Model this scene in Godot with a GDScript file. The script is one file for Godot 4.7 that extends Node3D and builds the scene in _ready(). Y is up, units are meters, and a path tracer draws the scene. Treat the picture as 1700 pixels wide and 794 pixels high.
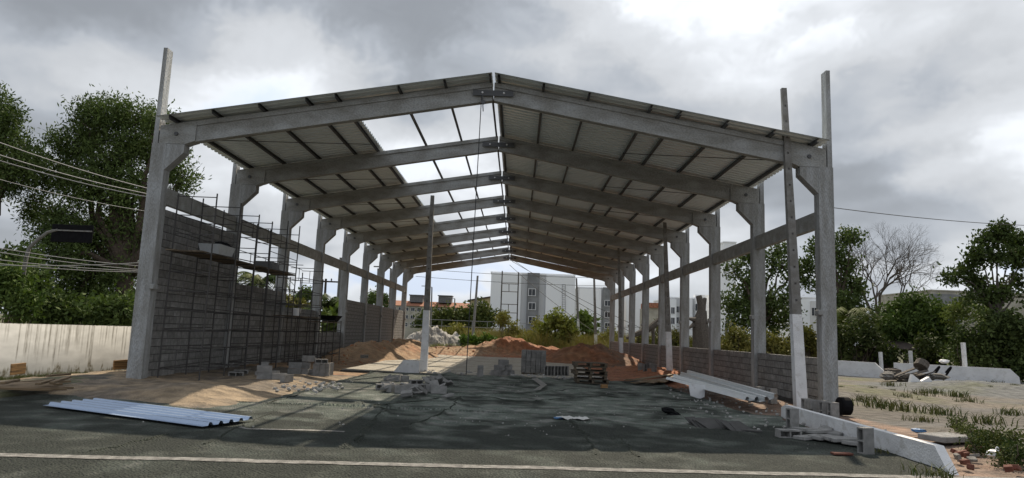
extends Node3D
# A precast concrete portal-frame shed going up on an old turf pitch, seen from the pitch. Units are metres, y is up, the camera stands at x = 0, z = 0.
const FOCAL := 1152.0        # of the 1700-pixel-wide photograph
const RIDGE := -0.87         # x of the ridge
const FIRST := -17.5         # z of the first frame's front face
const BAY := 5.0
var cam: Camera3D
var st: SurfaceTool
var rng := RandomNumberGenerator.new()
var M := {}
var T := {}
var taken := {}
const SKY_SEED := 7

# ---------------------------------------------------------------- helpers
func ray(u: float, v: float) -> Vector3:
	return cam.transform.basis * Vector3((u - 850.0) / FOCAL, -(v - 397.0) / FOCAL, -1.0)
func onground(u: float, v: float, y := 0.0) -> Vector3:      # where the sight line through a photo pixel meets the level y
	var d := ray(u, v)
	return cam.position + d * ((y - cam.position.y) / d.y)
func atz(u: float, v: float, z: float) -> Vector3:           # where it meets the plane at depth z
	var d := ray(u, v)
	return cam.position + d * ((z - cam.position.z) / d.z)
func rr(a: float, b: float) -> float:
	return rng.randf_range(a, b)
func lin(r: float, g: float, b: float) -> Color:
	return Color(r, g, b).linear_to_srgb()
func begin() -> void:
	st = SurfaceTool.new()
	st.begin(Mesh.PRIMITIVE_TRIANGLES)
	st.set_smooth_group(-1)
func tri(a: Vector3, b: Vector3, c: Vector3) -> void:        # counter-clockwise seen from outside
	st.add_vertex(a); st.add_vertex(c); st.add_vertex(b)
func quad(a: Vector3, b: Vector3, c: Vector3, d: Vector3) -> void:
	tri(a, b, c); tri(a, c, d)
func hexa(p: Array) -> void:                                 # p[0..3] bottom ring counter-clockwise from above, p[4..7] top ring
	quad(p[3], p[2], p[1], p[0]); quad(p[4], p[5], p[6], p[7])
	for k in 4:
		var n := (k + 1) % 4
		quad(p[k], p[n], p[n + 4], p[k + 4])
func box(c: Vector3, s: Vector3, b := Basis()) -> void:
	var h := s * 0.5
	var p := []
	for y in [-1, 1]:
		for q in [Vector2(-1, 1), Vector2(1, 1), Vector2(1, -1), Vector2(-1, -1)]:
			p.append(c + b * Vector3(q.x * h.x, y * h.y, q.y * h.z))
	hexa(p)
func bevel_box(c: Vector3, s: Vector3, e: float, b := Basis()) -> void:   # a box with its twelve edges chamfered
	var h := s * 0.5
	var f := func(x: float, y: float, z: float) -> Vector3: return c + b * Vector3(x, y, z)
	for ax in 3:
		for sg in [-1.0, 1.0]:
			var q := []
			for k in [[-1, -1], [1, -1], [1, 1], [-1, 1]]:
				var v := Vector3()
				v[ax] = sg * h[ax]
				v[(ax + 1) % 3] = k[0] * (h[(ax + 1) % 3] - e)
				v[(ax + 2) % 3] = k[1] * (h[(ax + 2) % 3] - e)
				q.append(c + b * v)
			if sg > 0: quad(q[0], q[1], q[2], q[3])
			else: quad(q[3], q[2], q[1], q[0])
	for ax in 3:
		var a1 := (ax + 1) % 3
		var a2 := (ax + 2) % 3
		for s1 in [-1.0, 1.0]:
			for s2 in [-1.0, 1.0]:
				var q := []
				for k in [[-1, 0], [1, 0], [1, 1], [-1, 1]]:
					var v := Vector3()
					v[ax] = k[0] * (h[ax] - e)
					v[a1] = s1 * (h[a1] - (e if k[1] == 1 else 0.0))
					v[a2] = s2 * (h[a2] - (0.0 if k[1] == 1 else e))
					q.append(c + b * v)
				if s1 * s2 > 0: quad(q[0], q[1], q[2], q[3])
				else: quad(q[3], q[2], q[1], q[0])
	for sx in [-1.0, 1.0]:
		for sy in [-1.0, 1.0]:
			for sz in [-1.0, 1.0]:
				var a: Vector3 = f.call(sx * h.x, sy * (h.y - e), sz * (h.z - e))
				var d: Vector3 = f.call(sx * (h.x - e), sy * h.y, sz * (h.z - e))
				var g: Vector3 = f.call(sx * (h.x - e), sy * (h.y - e), sz * h.z)
				if sx * sy * sz > 0: tri(a, d, g)
				else: tri(a, g, d)
func prism(poly: PackedVector2Array, z0: float, z1: float) -> void:   # an outline in x, y drawn out from z0 (back) to z1 (front)
	var p := poly
	if Geometry2D.is_polygon_clockwise(p): p.reverse()
	var ix := Geometry2D.triangulate_polygon(p)
	for k in range(0, ix.size(), 3):
		var a := p[ix[k]]; var b := p[ix[k + 1]]; var c := p[ix[k + 2]]
		if (b - a).cross(c - a) < 0:
			var t := b; b = c; c = t
		tri(Vector3(a.x, a.y, z1), Vector3(b.x, b.y, z1), Vector3(c.x, c.y, z1))
		tri(Vector3(a.x, a.y, z0), Vector3(c.x, c.y, z0), Vector3(b.x, b.y, z0))
	for k in p.size():
		var a := p[k]; var b := p[(k + 1) % p.size()]
		quad(Vector3(b.x, b.y, z0), Vector3(b.x, b.y, z1), Vector3(a.x, a.y, z1), Vector3(a.x, a.y, z0))
func tube(pts: PackedVector3Array, radii: PackedFloat32Array, sides := 7) -> void:
	var ring := []
	for i in pts.size():
		var d := (pts[mini(i + 1, pts.size() - 1)] - pts[maxi(i - 1, 0)]).normalized()
		var s := d.cross(Vector3.FORWARD if absf(d.z) < 0.8 else Vector3.RIGHT).normalized()
		var t := s.cross(d)
		var r := []
		for k in sides:
			var a := TAU * k / sides
			r.append(pts[i] + (s * cos(a) + t * sin(a)) * radii[mini(i, radii.size() - 1)])
		ring.append(r)
	for i in pts.size() - 1:
		for k in sides:
			var n := (k + 1) % sides
			quad(ring[i][n], ring[i][k], ring[i + 1][k], ring[i + 1][n])
	for k in range(1, sides - 1):
		tri(ring[0][0], ring[0][k], ring[0][k + 1])
		tri(ring[-1][0], ring[-1][k + 1], ring[-1][k])
func bar(a: Vector3, b: Vector3, r: float, sides := 6) -> void:
	tube(PackedVector3Array([a, b]), PackedFloat32Array([r, r]), sides)
func done(m: Material) -> ArrayMesh:
	st.generate_normals()
	var mesh := st.commit()
	mesh.surface_set_material(0, m)
	return mesh
func put(called: String, mesh: Mesh, parent: Node3D, at := Transform3D()) -> MeshInstance3D:   # a part
	var o := MeshInstance3D.new()
	o.mesh = mesh
	o.name = called
	o.transform = at
	parent.add_child(o, true)
	return o
func part(called: String, m: Material, parent: Node3D) -> MeshInstance3D:
	return put(called, done(m), parent)
func numbered(called: String) -> String:
	taken[called] = taken.get(called, -1) + 1
	return called if taken[called] == 0 else "%s_%03d" % [called, taken[called]]
func tag(o: Node, label: String, category: String, group := "") -> Node:
	o.set_meta("label", label)
	o.set_meta("category", category)
	if group: o.set_meta("group", group)
	return o
func thing(called: String, label: String, category: String, at := Transform3D(), group := "") -> Node3D:
	var o := Node3D.new()
	o.name = numbered(called)
	add_child(o)
	o.transform = at
	tag(o, label, category, group)
	return o
func single(called: String, m: Material, label: String, category: String, at := Transform3D(), group := "") -> MeshInstance3D:   # a thing of one mesh
	var o := MeshInstance3D.new()
	o.mesh = done(m)
	o.name = numbered(called)
	add_child(o)
	o.transform = at
	tag(o, label, category, group)
	return o
func setting(called: String, m: Material) -> MeshInstance3D:
	var o := MeshInstance3D.new()
	o.mesh = done(m)
	o.name = called
	add_child(o)
	o.set_meta("kind", "structure")
	return o
func place(x: float, y: float, z: float, yaw := 0.0, pitch := 0.0, roll := 0.0) -> Transform3D:
	return Transform3D(Basis.from_euler(Vector3(pitch, yaw, roll)), Vector3(x, y, z))
func placev(p: Vector3, yaw := 0.0, pitch := 0.0, roll := 0.0) -> Transform3D:
	return place(p.x, p.y, p.z, yaw, pitch, roll)

# ---------------------------------------------------------------- textures and materials
func noise_image(sd: int, freq: float, octaves: int, size := 512, kind := FastNoiseLite.TYPE_SIMPLEX_SMOOTH) -> Image:
	var n := FastNoiseLite.new()
	n.noise_type = kind
	n.seed = sd
	n.frequency = freq
	n.fractal_octaves = octaves
	var im := n.get_seamless_image(size, size)
	im.convert(Image.FORMAT_L8)
	return im
func mixed(a: Image, b: Image, f: Callable) -> ImageTexture:   # f(coarse 0..1, fine 0..1) -> colour
	var w := a.get_width()
	var out := Image.create(w, w, false, Image.FORMAT_RGB8)
	var da := a.get_data(); var db := b.get_data()
	var buf := PackedByteArray()
	buf.resize(w * w * 3)
	for i in w * w:
		var c: Color = f.call(da[i] / 255.0, db[i] / 255.0)
		buf[i * 3] = clampi(int(c.r * 255.0), 0, 255)
		buf[i * 3 + 1] = clampi(int(c.g * 255.0), 0, 255)
		buf[i * 3 + 2] = clampi(int(c.b * 255.0), 0, 255)
	out.set_data(w, w, false, Image.FORMAT_RGB8, buf)
	out.generate_mipmaps()
	return ImageTexture.create_from_image(out)
func relief(im: Image, strength: float) -> ImageTexture:
	var n := im.duplicate() as Image
	n.convert(Image.FORMAT_RGBA8)
	n.bump_map_to_normal_map(strength)
	n.generate_mipmaps()
	return ImageTexture.create_from_image(n)
func material(called: String, c: Color, rough: float, tex := "", scale := 1.0, bump := "", bump_scale := 1.0, metal := 0.0) -> StandardMaterial3D:
	var m := StandardMaterial3D.new()
	m.resource_name = called
	m.albedo_color = c
	m.roughness = rough
	m.metallic = metal
	if tex or bump:
		m.uv1_triplanar = true
		m.uv1_world_triplanar = true
		m.uv1_scale = Vector3.ONE * scale
	if tex: m.albedo_texture = T[tex]
	if bump:
		m.normal_enabled = true
		m.normal_texture = T[bump]
		m.normal_scale = bump_scale
	M[called] = m
	return m
func make_materials() -> void:
	var coarse := noise_image(1, 0.008, 5)
	var fine := noise_image(2, 0.09, 4)
	var patch := noise_image(3, 0.014, 6)
	var grit := noise_image(4, 0.22, 3)
	T.concrete = mixed(coarse, fine, func(a: float, b: float) -> Color:
		var v := 0.82 + 0.20 * (a - 0.5) + 0.20 * (b - 0.5) - (0.16 if b > 0.80 else 0.0)
		return Color(v, v * (0.99 + 0.02 * a), v * (0.955 + 0.06 * a)))
	T.soil = mixed(patch, grit, func(a: float, b: float) -> Color:
		var v := 0.78 + 0.40 * (a - 0.5) + 0.62 * (b - 0.5)
		return Color(v, v * 0.985, v * 0.97))
	T.turf = mixed(patch, grit, func(a: float, b: float) -> Color:
		var dust := clampf((a - 0.54) * 5.0, 0.0, 1.0) * (0.55 + 0.6 * b)
		var g := Color(0.70, 0.75, 0.69) * (0.55 + 0.80 * b)
		var c := g.lerp(Color(1.0, 0.98, 0.95), dust * 0.75)
		return c if b < 0.74 else c.lerp(Color(1.0, 1.0, 1.0), clampf((b - 0.74) * 8.0, 0.0, 1.0)))
	T.grain = mixed(coarse, grit, func(a: float, b: float) -> Color:
		var v := 0.82 + 0.2 * (a - 0.5) + 0.25 * (b - 0.5)
		return Color(v, v, v))
	T.metal = mixed(patch, fine, func(a: float, b: float) -> Color:
		var v := 0.95 + 0.05 * (a - 0.5) + 0.05 * (b - 0.5)
		return Color(v, v, v * 0.99))
	T.paint = mixed(patch, coarse, func(a: float, b: float) -> Color:
		var v := 0.93 + 0.10 * (b - 0.5)
		var c := Color(v, v, v)
		return c if a < 0.62 else c.lerp(Color(0.80, 0.79, 0.77), clampf((a - 0.62) * 3.0, 0.0, 0.6)))
	T.rough = relief(fine, 5.0)
	T.gritty = relief(grit, 9.0)
	T.lumpy = relief(patch, 14.0)
	# board grain: long streaks
	var wood := Image.create(256, 256, false, Image.FORMAT_RGB8)
	var wn := FastNoiseLite.new()
	wn.seed = 9; wn.frequency = 0.02; wn.fractal_octaves = 4
	for y in 256:
		for x in 256:
			var v := 0.75 + 0.4 * wn.get_noise_2d(x * 0.35, y * 6.0)
			wood.set_pixel(x, y, Color(v, v * 0.98, v * 0.94))
	wood.generate_mipmaps()
	T.wood = ImageTexture.create_from_image(wood)
	# the stained boundary wall: u along the wall, v from its top to its foot
	var wall := Image.create(2048, 256, false, Image.FORMAT_RGB8)
	var s1 := FastNoiseLite.new()
	s1.seed = 21; s1.frequency = 0.03; s1.fractal_octaves = 5
	var s2 := FastNoiseLite.new()
	s2.seed = 22; s2.frequency = 0.012; s2.fractal_octaves = 4
	for x in 2048:
		var run := 0.5 + 0.62 * s1.get_noise_2d(x * 2.6, 0.0)
		var reach := 70.0 + 150.0 * (0.5 + s2.get_noise_2d(x * 0.9, 300.0))
		var foot := 50.0 + 75.0 * s2.get_noise_2d(x * 1.3, 900.0) + 30.0 * s1.get_noise_2d(x * 3.0, 50.0)
		for y in 256:
			var c := Color(0.80, 0.80, 0.785) * (0.96 + 0.08 * s2.get_noise_2d(x, y * 1.5))
			var drip := clampf((run - 0.50) * 3.2, 0.0, 1.0) * clampf((reach - y) / 60.0, 0.0, 1.0) * (0.6 + 0.5 * s1.get_noise_2d(x * 4.0, y * 0.7))
			c = c.lerp(Color(0.42, 0.41, 0.38), clampf(drip, 0.0, 0.75))
			if y < 7 + 5.0 * s1.get_noise_2d(x * 2.0, 700.0): c = c.lerp(Color(0.38, 0.37, 0.34), 0.7)
			var mould := clampf((y - (256.0 - foot)) / 22.0, 0.0, 1.0) * clampf(0.55 + 1.1 * s1.get_noise_2d(x * 2.2, y * 1.2 + 400.0), 0.0, 1.0)
			c = c.lerp(Color(0.38, 0.35, 0.27), mould * 0.85)
			wall.set_pixel(x, y, c)
	wall.generate_mipmaps()
	T.wall = ImageTexture.create_from_image(wall)

	material("column", lin(0.45, 0.458, 0.468), 0.85, "concrete", 0.55, "rough", 0.5)
	material("beam", lin(0.47, 0.475, 0.475), 0.85, "concrete", 0.45, "rough", 0.5)
	M.column.uv1_scale = Vector3(0.9, 0.16, 0.9)
	M.beam.uv1_scale = Vector3(0.25, 0.5, 0.5)
	for k in 4:
		var v: float = [0.40, 0.365, 0.445, 0.32][k]
		material("block%d" % k, lin(v, v * 0.985, v * 0.95), 0.95, "grain", 1.3, "gritty", 0.7)
	material("mortar", lin(0.13, 0.125, 0.12), 0.95, "grain", 1.0, "gritty", 0.8)
	material("slab", lin(0.62, 0.575, 0.50), 0.9, "concrete", 0.25, "gritty", 0.5)
	material("turf", lin(0.36, 0.37, 0.35), 0.95, "turf", 0.22, "gritty", 1.0)
	M.turf.vertex_color_use_as_albedo = true
	M.turf.albedo_color = Color(1, 1, 1)
	material("ground", Color(1, 1, 1), 0.95, "soil", 0.28, "lumpy", 0.8)
	M.ground.vertex_color_use_as_albedo = true
	material("roofing", lin(0.86, 0.93, 0.99), 0.36, "metal", 0.3, "", 1.0, 0.25)
	material("whitesheet", lin(0.72, 0.75, 0.78), 0.35, "metal", 0.5, "", 1.0, 0.6)
	material("sky_tinted_sheet", lin(0.40, 0.50, 0.68), 0.35, "metal", 0.5, "", 1.0, 0.4)  # blue of the reflected sky put into the sheet colour
	material("steel", lin(0.095, 0.098, 0.105), 0.6, "metal", 0.8, "", 1.0, 0.2)
	material("rust", lin(0.075, 0.055, 0.045), 0.8, "grain", 1.0)
	material("scaffold", lin(0.085, 0.08, 0.078), 0.7, "grain", 1.0)
	material("whitewash", lin(0.80, 0.81, 0.82), 0.8, "paint", 0.5, "rough", 0.4)
	material("pole", lin(0.30, 0.29, 0.28), 0.9, "concrete", 0.8, "rough", 0.5)
	material("line", lin(0.46, 0.46, 0.44), 0.95, "soil", 0.8, "gritty", 1.0)
	material("board", lin(0.34, 0.25, 0.16), 0.85, "wood", 0.6)
	material("oldboard", lin(0.20, 0.165, 0.125), 0.9, "wood", 0.6)
	material("freshboard", lin(0.52, 0.31, 0.14), 0.8, "wood", 0.6)
	material("black", lin(0.016, 0.016, 0.018), 0.9, "grain", 1.0)
	M.black.metallic_specular = 0.2
	material("darktile", lin(0.085, 0.083, 0.08), 0.8, "grain", 1.2)
	material("cloth", lin(0.62, 0.62, 0.60), 0.9, "paint", 0.8)
	material("plastic", lin(0.78, 0.78, 0.78), 0.4)
	material("blueplastic", lin(0.06, 0.16, 0.32), 0.5)
	material("brick", lin(0.25, 0.095, 0.065), 0.9, "soil", 1.0, "gritty", 0.6)
	material("rubble", lin(0.52, 0.52, 0.50), 0.95, "soil", 0.5, "lumpy", 1.0)
	material("stone", lin(0.34, 0.33, 0.31), 0.95, "soil", 0.9, "gritty", 0.7)
	material("gravel", lin(0.24, 0.255, 0.26), 0.95, "soil", 0.9, "gritty", 1.0)
	material("crumb", lin(0.32, 0.315, 0.30), 0.95)
	material("clod", lin(0.40, 0.19, 0.10), 0.95)
	material("cable", lin(0.03, 0.03, 0.03), 0.7)
	material("palecable", lin(0.30, 0.30, 0.30), 0.7)
	material("facade", lin(0.86, 0.87, 0.88), 0.9)
	material("facadegrey", lin(0.33, 0.335, 0.34), 0.9, "grain", 0.1)
	material("facademid", lin(0.62, 0.625, 0.63), 0.9)
	material("railing", lin(0.28, 0.28, 0.285), 0.9)
	material("frame", lin(0.70, 0.70, 0.70), 0.6)
	material("glass", lin(0.02, 0.024, 0.03), 0.12)
	material("cream", lin(0.62, 0.58, 0.48), 0.9, "grain", 0.1)
	material("yellow", lin(0.60, 0.53, 0.33), 0.9, "grain", 0.1)
	material("rooftile", lin(0.50, 0.22, 0.13), 0.9, "soil", 0.3)
	material("oldtile", lin(0.085, 0.065, 0.055), 0.9, "soil", 0.6)
	material("tank", lin(0.20, 0.205, 0.21), 0.85, "grain", 0.3)
	material("bark", lin(0.13, 0.10, 0.075), 0.95, "soil", 1.2, "lumpy", 1.0)
	material("greybark", lin(0.17, 0.15, 0.13), 0.95, "soil", 1.2, "lumpy", 1.0)
	material("trough", lin(0.42, 0.44, 0.45), 0.6, "paint", 1.0)
	for k in 2:
		var m := material(["leaf", "blade"][k], Color(1, 1, 1), 0.7)
		m.metallic_specular = 0.25
		m.vertex_color_use_as_albedo = true
		m.cull_mode = BaseMaterial3D.CULL_DISABLED
		m.backlight_enabled = true
		m.backlight = [lin(0.22, 0.27, 0.07), lin(0.14, 0.15, 0.05)][k]
	M.wall = StandardMaterial3D.new()
	M.wall.albedo_texture = T.wall
	M.wall.roughness = 0.9

# ---------------------------------------------------------------- sky
func make_sky() -> PanoramaSkyMaterial:
	var w := 2048; var h := 1024
	var im := Image.create(w, h, false, Image.FORMAT_RGBF)
	im.fill(Color(0.22, 0.21, 0.20))
	var a := FastNoiseLite.new()                  # billows
	a.seed = SKY_SEED; a.frequency = 0.95; a.fractal_octaves = 6; a.fractal_gain = 0.50
	a.domain_warp_enabled = true; a.domain_warp_amplitude = 0.35; a.domain_warp_frequency = 0.9
	var b := FastNoiseLite.new()                  # banks
	b.seed = SKY_SEED + 36; b.frequency = 0.42; b.fractal_octaves = 3
	var e := FastNoiseLite.new()                  # shreds
	e.seed = SKY_SEED + 50; e.frequency = 3.4; e.fractal_octaves = 4
	var buf := PackedFloat32Array()
	buf.resize(w * 3)
	var sun := Vector3(0.24, 1.0, -0.93).normalized()
	for y in h / 2 + 4:
		var th := PI * (y + 0.5) / h
		var sy := cos(th); var sr := sin(th)
		for x in w:
			var ph := TAU * (x + 0.5) / w
			var d := Vector3(sin(ph) * sr, sy, -cos(ph) * sr)
			var k := 1.0 / (maxf(d.y, 0.0) + 0.25)
			var px := d.x * k; var pz := d.z * k
			var cover := a.get_noise_2d(px, pz) * 1.05 + b.get_noise_2d(px + 9.0, pz - 4.0) * 0.9 + e.get_noise_2d(px, pz) * 0.16
			var near := clampf((d.dot(sun) - 0.5) / 0.5, 0.0, 1.0)
			var thin := 0.46 - 0.95 * cover   # thin cloud lets more light through
			var g := lerpf(0.215, 0.50, smoothstep(-0.30, 0.80, thin)) + (0.02 + 0.42 * near) * smoothstep(0.62, 1.15, thin) + 0.03 * near
			var low := pow(1.0 - clampf(d.y, 0.0, 1.0), 8.0)      # air light towards the horizon
			var c := Color(g * 0.955, g * 0.995, g * 1.05)
			c = c.lerp(Color(g * 0.905, g * 0.98, g * 1.09), smoothstep(0.45, 0.1, thin))
			var gap := smoothstep(0.90, 1.15, thin) * (1.0 - near)
			c = c.lerp(Color(0.30, 0.42, 0.64), gap * 0.8)
			c = c.lerp(Color(0.46, 0.485, 0.51), low * 0.5)
			buf[x * 3] = c.r; buf[x * 3 + 1] = c.g; buf[x * 3 + 2] = c.b
		var row := Image.create_from_data(w, 1, false, Image.FORMAT_RGBF, buf.to_byte_array())
		im.blit_rect(row, Rect2i(0, 0, w, 1), Vector2i(0, y))
	var p := PanoramaSkyMaterial.new()
	p.panorama = ImageTexture.create_from_image(im)
	return p

# ---------------------------------------------------------------- ground
var gn := FastNoiseLite.new()
var gf := FastNoiseLite.new()
func bump(x: float, z: float, cx: float, cz: float, rx: float, rz: float) -> float:
	var d := Vector2((x - cx) / rx, (z - cz) / rz).length()
	return smoothstep(0.0, 1.0, clampf(1.0 - d, 0.0, 1.0))
func ground_height(x: float, z: float) -> float:
	var y := -0.03
	var n := gn.get_noise_2d(x * 3.0, z * 3.0)
	var f := gf.get_noise_2d(x * 10.0, z * 10.0)
	# earth heaps at the far end of the shed
	var e := 0.85 * bump(x, z, -1.2, -53.0, 3.6, 3.2) + 1.15 * bump(x, z, 4.5, -42.3, 4.2, 4.0) + 0.50 * bump(x, z, 2.6, -52.5, 5.0, 3.5)
	e += 1.05 * bump(x, z, -6.7, -41.5, 2.4, 7.0) + 0.75 * bump(x, z, -8.0, -36.5, 2.6, 5.0) + 0.40 * bump(x, z, -5.0, -50.0, 4.0, 5.0)
	e += 0.30 * bump(x, z, 6.4, -33.0, 2.6, 8.0) + 0.25 * bump(x, z, -1.5, -53.0, 12.0, 6.0)
	var r := gf.get_noise_2d(x * 26.0, z * 26.0)
	y += e * (1.0 + 0.40 * n + 0.22 * f)
	y += minf(e * 3.0, 1.0) * (0.07 * f + 0.07 * absf(r))
	# the lot beside the shed
	if x > 8.0 or x < -9.8: y += 0.05 * n + 0.03
	y += 0.32 * bump(x, z, 20.5, -29.0, 9.0, 5.5) * (1.0 + 0.5 * n + 0.3 * f) + 0.25 * bump(x, z, 11.5, -24.0, 4.0, 4.0)
	y += 0.16 * bump(x, z, -10.6, -17.0, 2.2, 5.0) + 0.12 * bump(x, z, 8.6, -12.0, 3.0, 5.0)
	y += 0.16 * bump(x, z, 6.6, -21.5, 1.6, 5.5) * (1.0 + 0.8 * f)
	y += 0.20 * bump(x, z, -8.6, -24.0, 2.6, 9.0) * (1.0 + 0.6 * f)
	return y
func ground_colour(x: float, z: float) -> Color:
	var n := gn.get_noise_2d(x * 4.0, z * 4.0)
	var f := gf.get_noise_2d(x * 12.0, z * 12.0)
	var sand := Color(0.225, 0.195, 0.155)
	var orange := Color(0.44, 0.175, 0.080)
	var tan := Color(0.46, 0.315, 0.19)
	var dirt := Color(0.135, 0.125, 0.108)
	var grass := Color(0.085, 0.095, 0.035)
	var c := dirt
	if x > -9.6 and x < 8.0 and z < -24.0:
		c = tan.lerp(orange, clampf(0.40 + 0.13 * (x + 2.0) + 0.9 * n + 0.5 * f, 0.0, 1.0))
		if x > 2.0 and z > -43.0 and z < -38.0: c = c.lerp(Color(0.24, 0.16, 0.11), clampf(0.55 + n + f * 0.6, 0.0, 0.9))  # darker brown paints in the shade on the right-hand heap
	elif x > -9.8 and x < -4.0:
		c = sand.lerp(dirt, clampf(0.25 + 0.9 * n + 0.3 * f, 0.0, 1.0))
	elif x > 4.0 and x < 8.0:
		c = Color(0.26, 0.205, 0.165).lerp(Color(0.33, 0.22, 0.16), clampf(0.5 + n + f, 0.0, 1.0))
	elif x >= 8.0 and x < 40.0 and z > -60.0:
		c = dirt.lerp(sand, clampf((smoothstep(-18.0, -22.0, z) - smoothstep(-33.0, -38.0, z)) * 0.9 + 0.7 * n + 0.2 * f, 0.0, 1.0))
		c = c.lerp(Color(0.155, 0.152, 0.145), clampf(1.4 * gn.get_noise_2d(x * 2.0 + 50.0, z * 5.0) + 0.3, 0.0, 0.9))
		var gv := 0.85 * bump(x, z, 20.5, -29.0, 8.5, 5.5)
		c = c.lerp(Color(0.155, 0.17, 0.176), clampf(gv * 9.0 - 0.7 + f, 0.0, 0.95))
		c = c.lerp(grass * 1.5, clampf(1.7 * gn.get_noise_2d(x * 4.0 - 80.0, z * 4.0 + 20.0) - 0.2 + 0.5 * f, 0.0, 0.8))
	elif x < -9.8:
		c = dirt.lerp(grass * 1.6, clampf(0.3 + n * 1.4 + f * 0.8, 0.0, 0.9))
	var wild := smoothstep(-55.0, -62.0, z + 5.0 * n)
	c = c.lerp(grass * (1.1 + 0.5 * f), wild * 0.9)
	return c
func spaced(stops: Array) -> PackedFloat32Array:        # [from, step, to, step, to ...]
	var out := PackedFloat32Array([stops[0]])
	for k in range(1, stops.size(), 2):
		var a := out[-1]
		var n := maxi(1, roundi(absf(stops[k + 1] - a) / stops[k]))
		for i in n: out.append(lerpf(a, stops[k + 1], (i + 1.0) / n))
	return out
func sheet(rows: Array, cols: int, colours := []) -> void:      # rows of points, first row nearest
	st.set_smooth_group(0)
	var i := 0
	for r in rows.size():
		for c in cols:
			if colours: st.set_color(colours[i])
			st.add_vertex(rows[r][c])
			i += 1
	for r in rows.size() - 1:
		for c in cols - 1:
			var a := r * cols + c
			for k in [a, a + cols, a + 1, a + 1, a + cols, a + cols + 1]: st.add_index(k)
var turf_folds := []
func turf_height(x: float, zz: float, z: float) -> float:
	var y := 0.004 + 0.006 * maxf(0.0, gf.get_noise_2d(x * 16.0, zz * 16.0)) + 0.012 * maxf(0.0, gn.get_noise_2d(x * 9.0, zz * 9.0) - 0.1)
	if z > -24.0 and z < -17.5 and x > -2.5: y += 0.025 * maxf(0.0, gf.get_noise_2d(x * 7.0, zz * 14.0))
	y += 0.09 * smoothstep(-25.0, -25.5, z) * (0.6 + gf.get_noise_2d(x * 9.0, 20.0)) * (1.0 if x > -3.0 else 0.4)
	for f in turf_folds:
		var pts: Array = f[2]
		for i in pts.size() - 1:
			var here := Vector2(x, zz)
			if absf(here.y - pts[i].y) > 4.0: continue
			var c := Geometry2D.get_closest_point_to_segment(here, pts[i], pts[i + 1])
			var d: float = here.distance_to(c) / f[1]
			if d < 1.0: y = maxf(y, 0.004 + f[0] * (1.0 - d * d) * (0.8 + 0.5 * gf.get_noise_2d(x * 10.0, zz * 10.0)))
	return y
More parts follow.
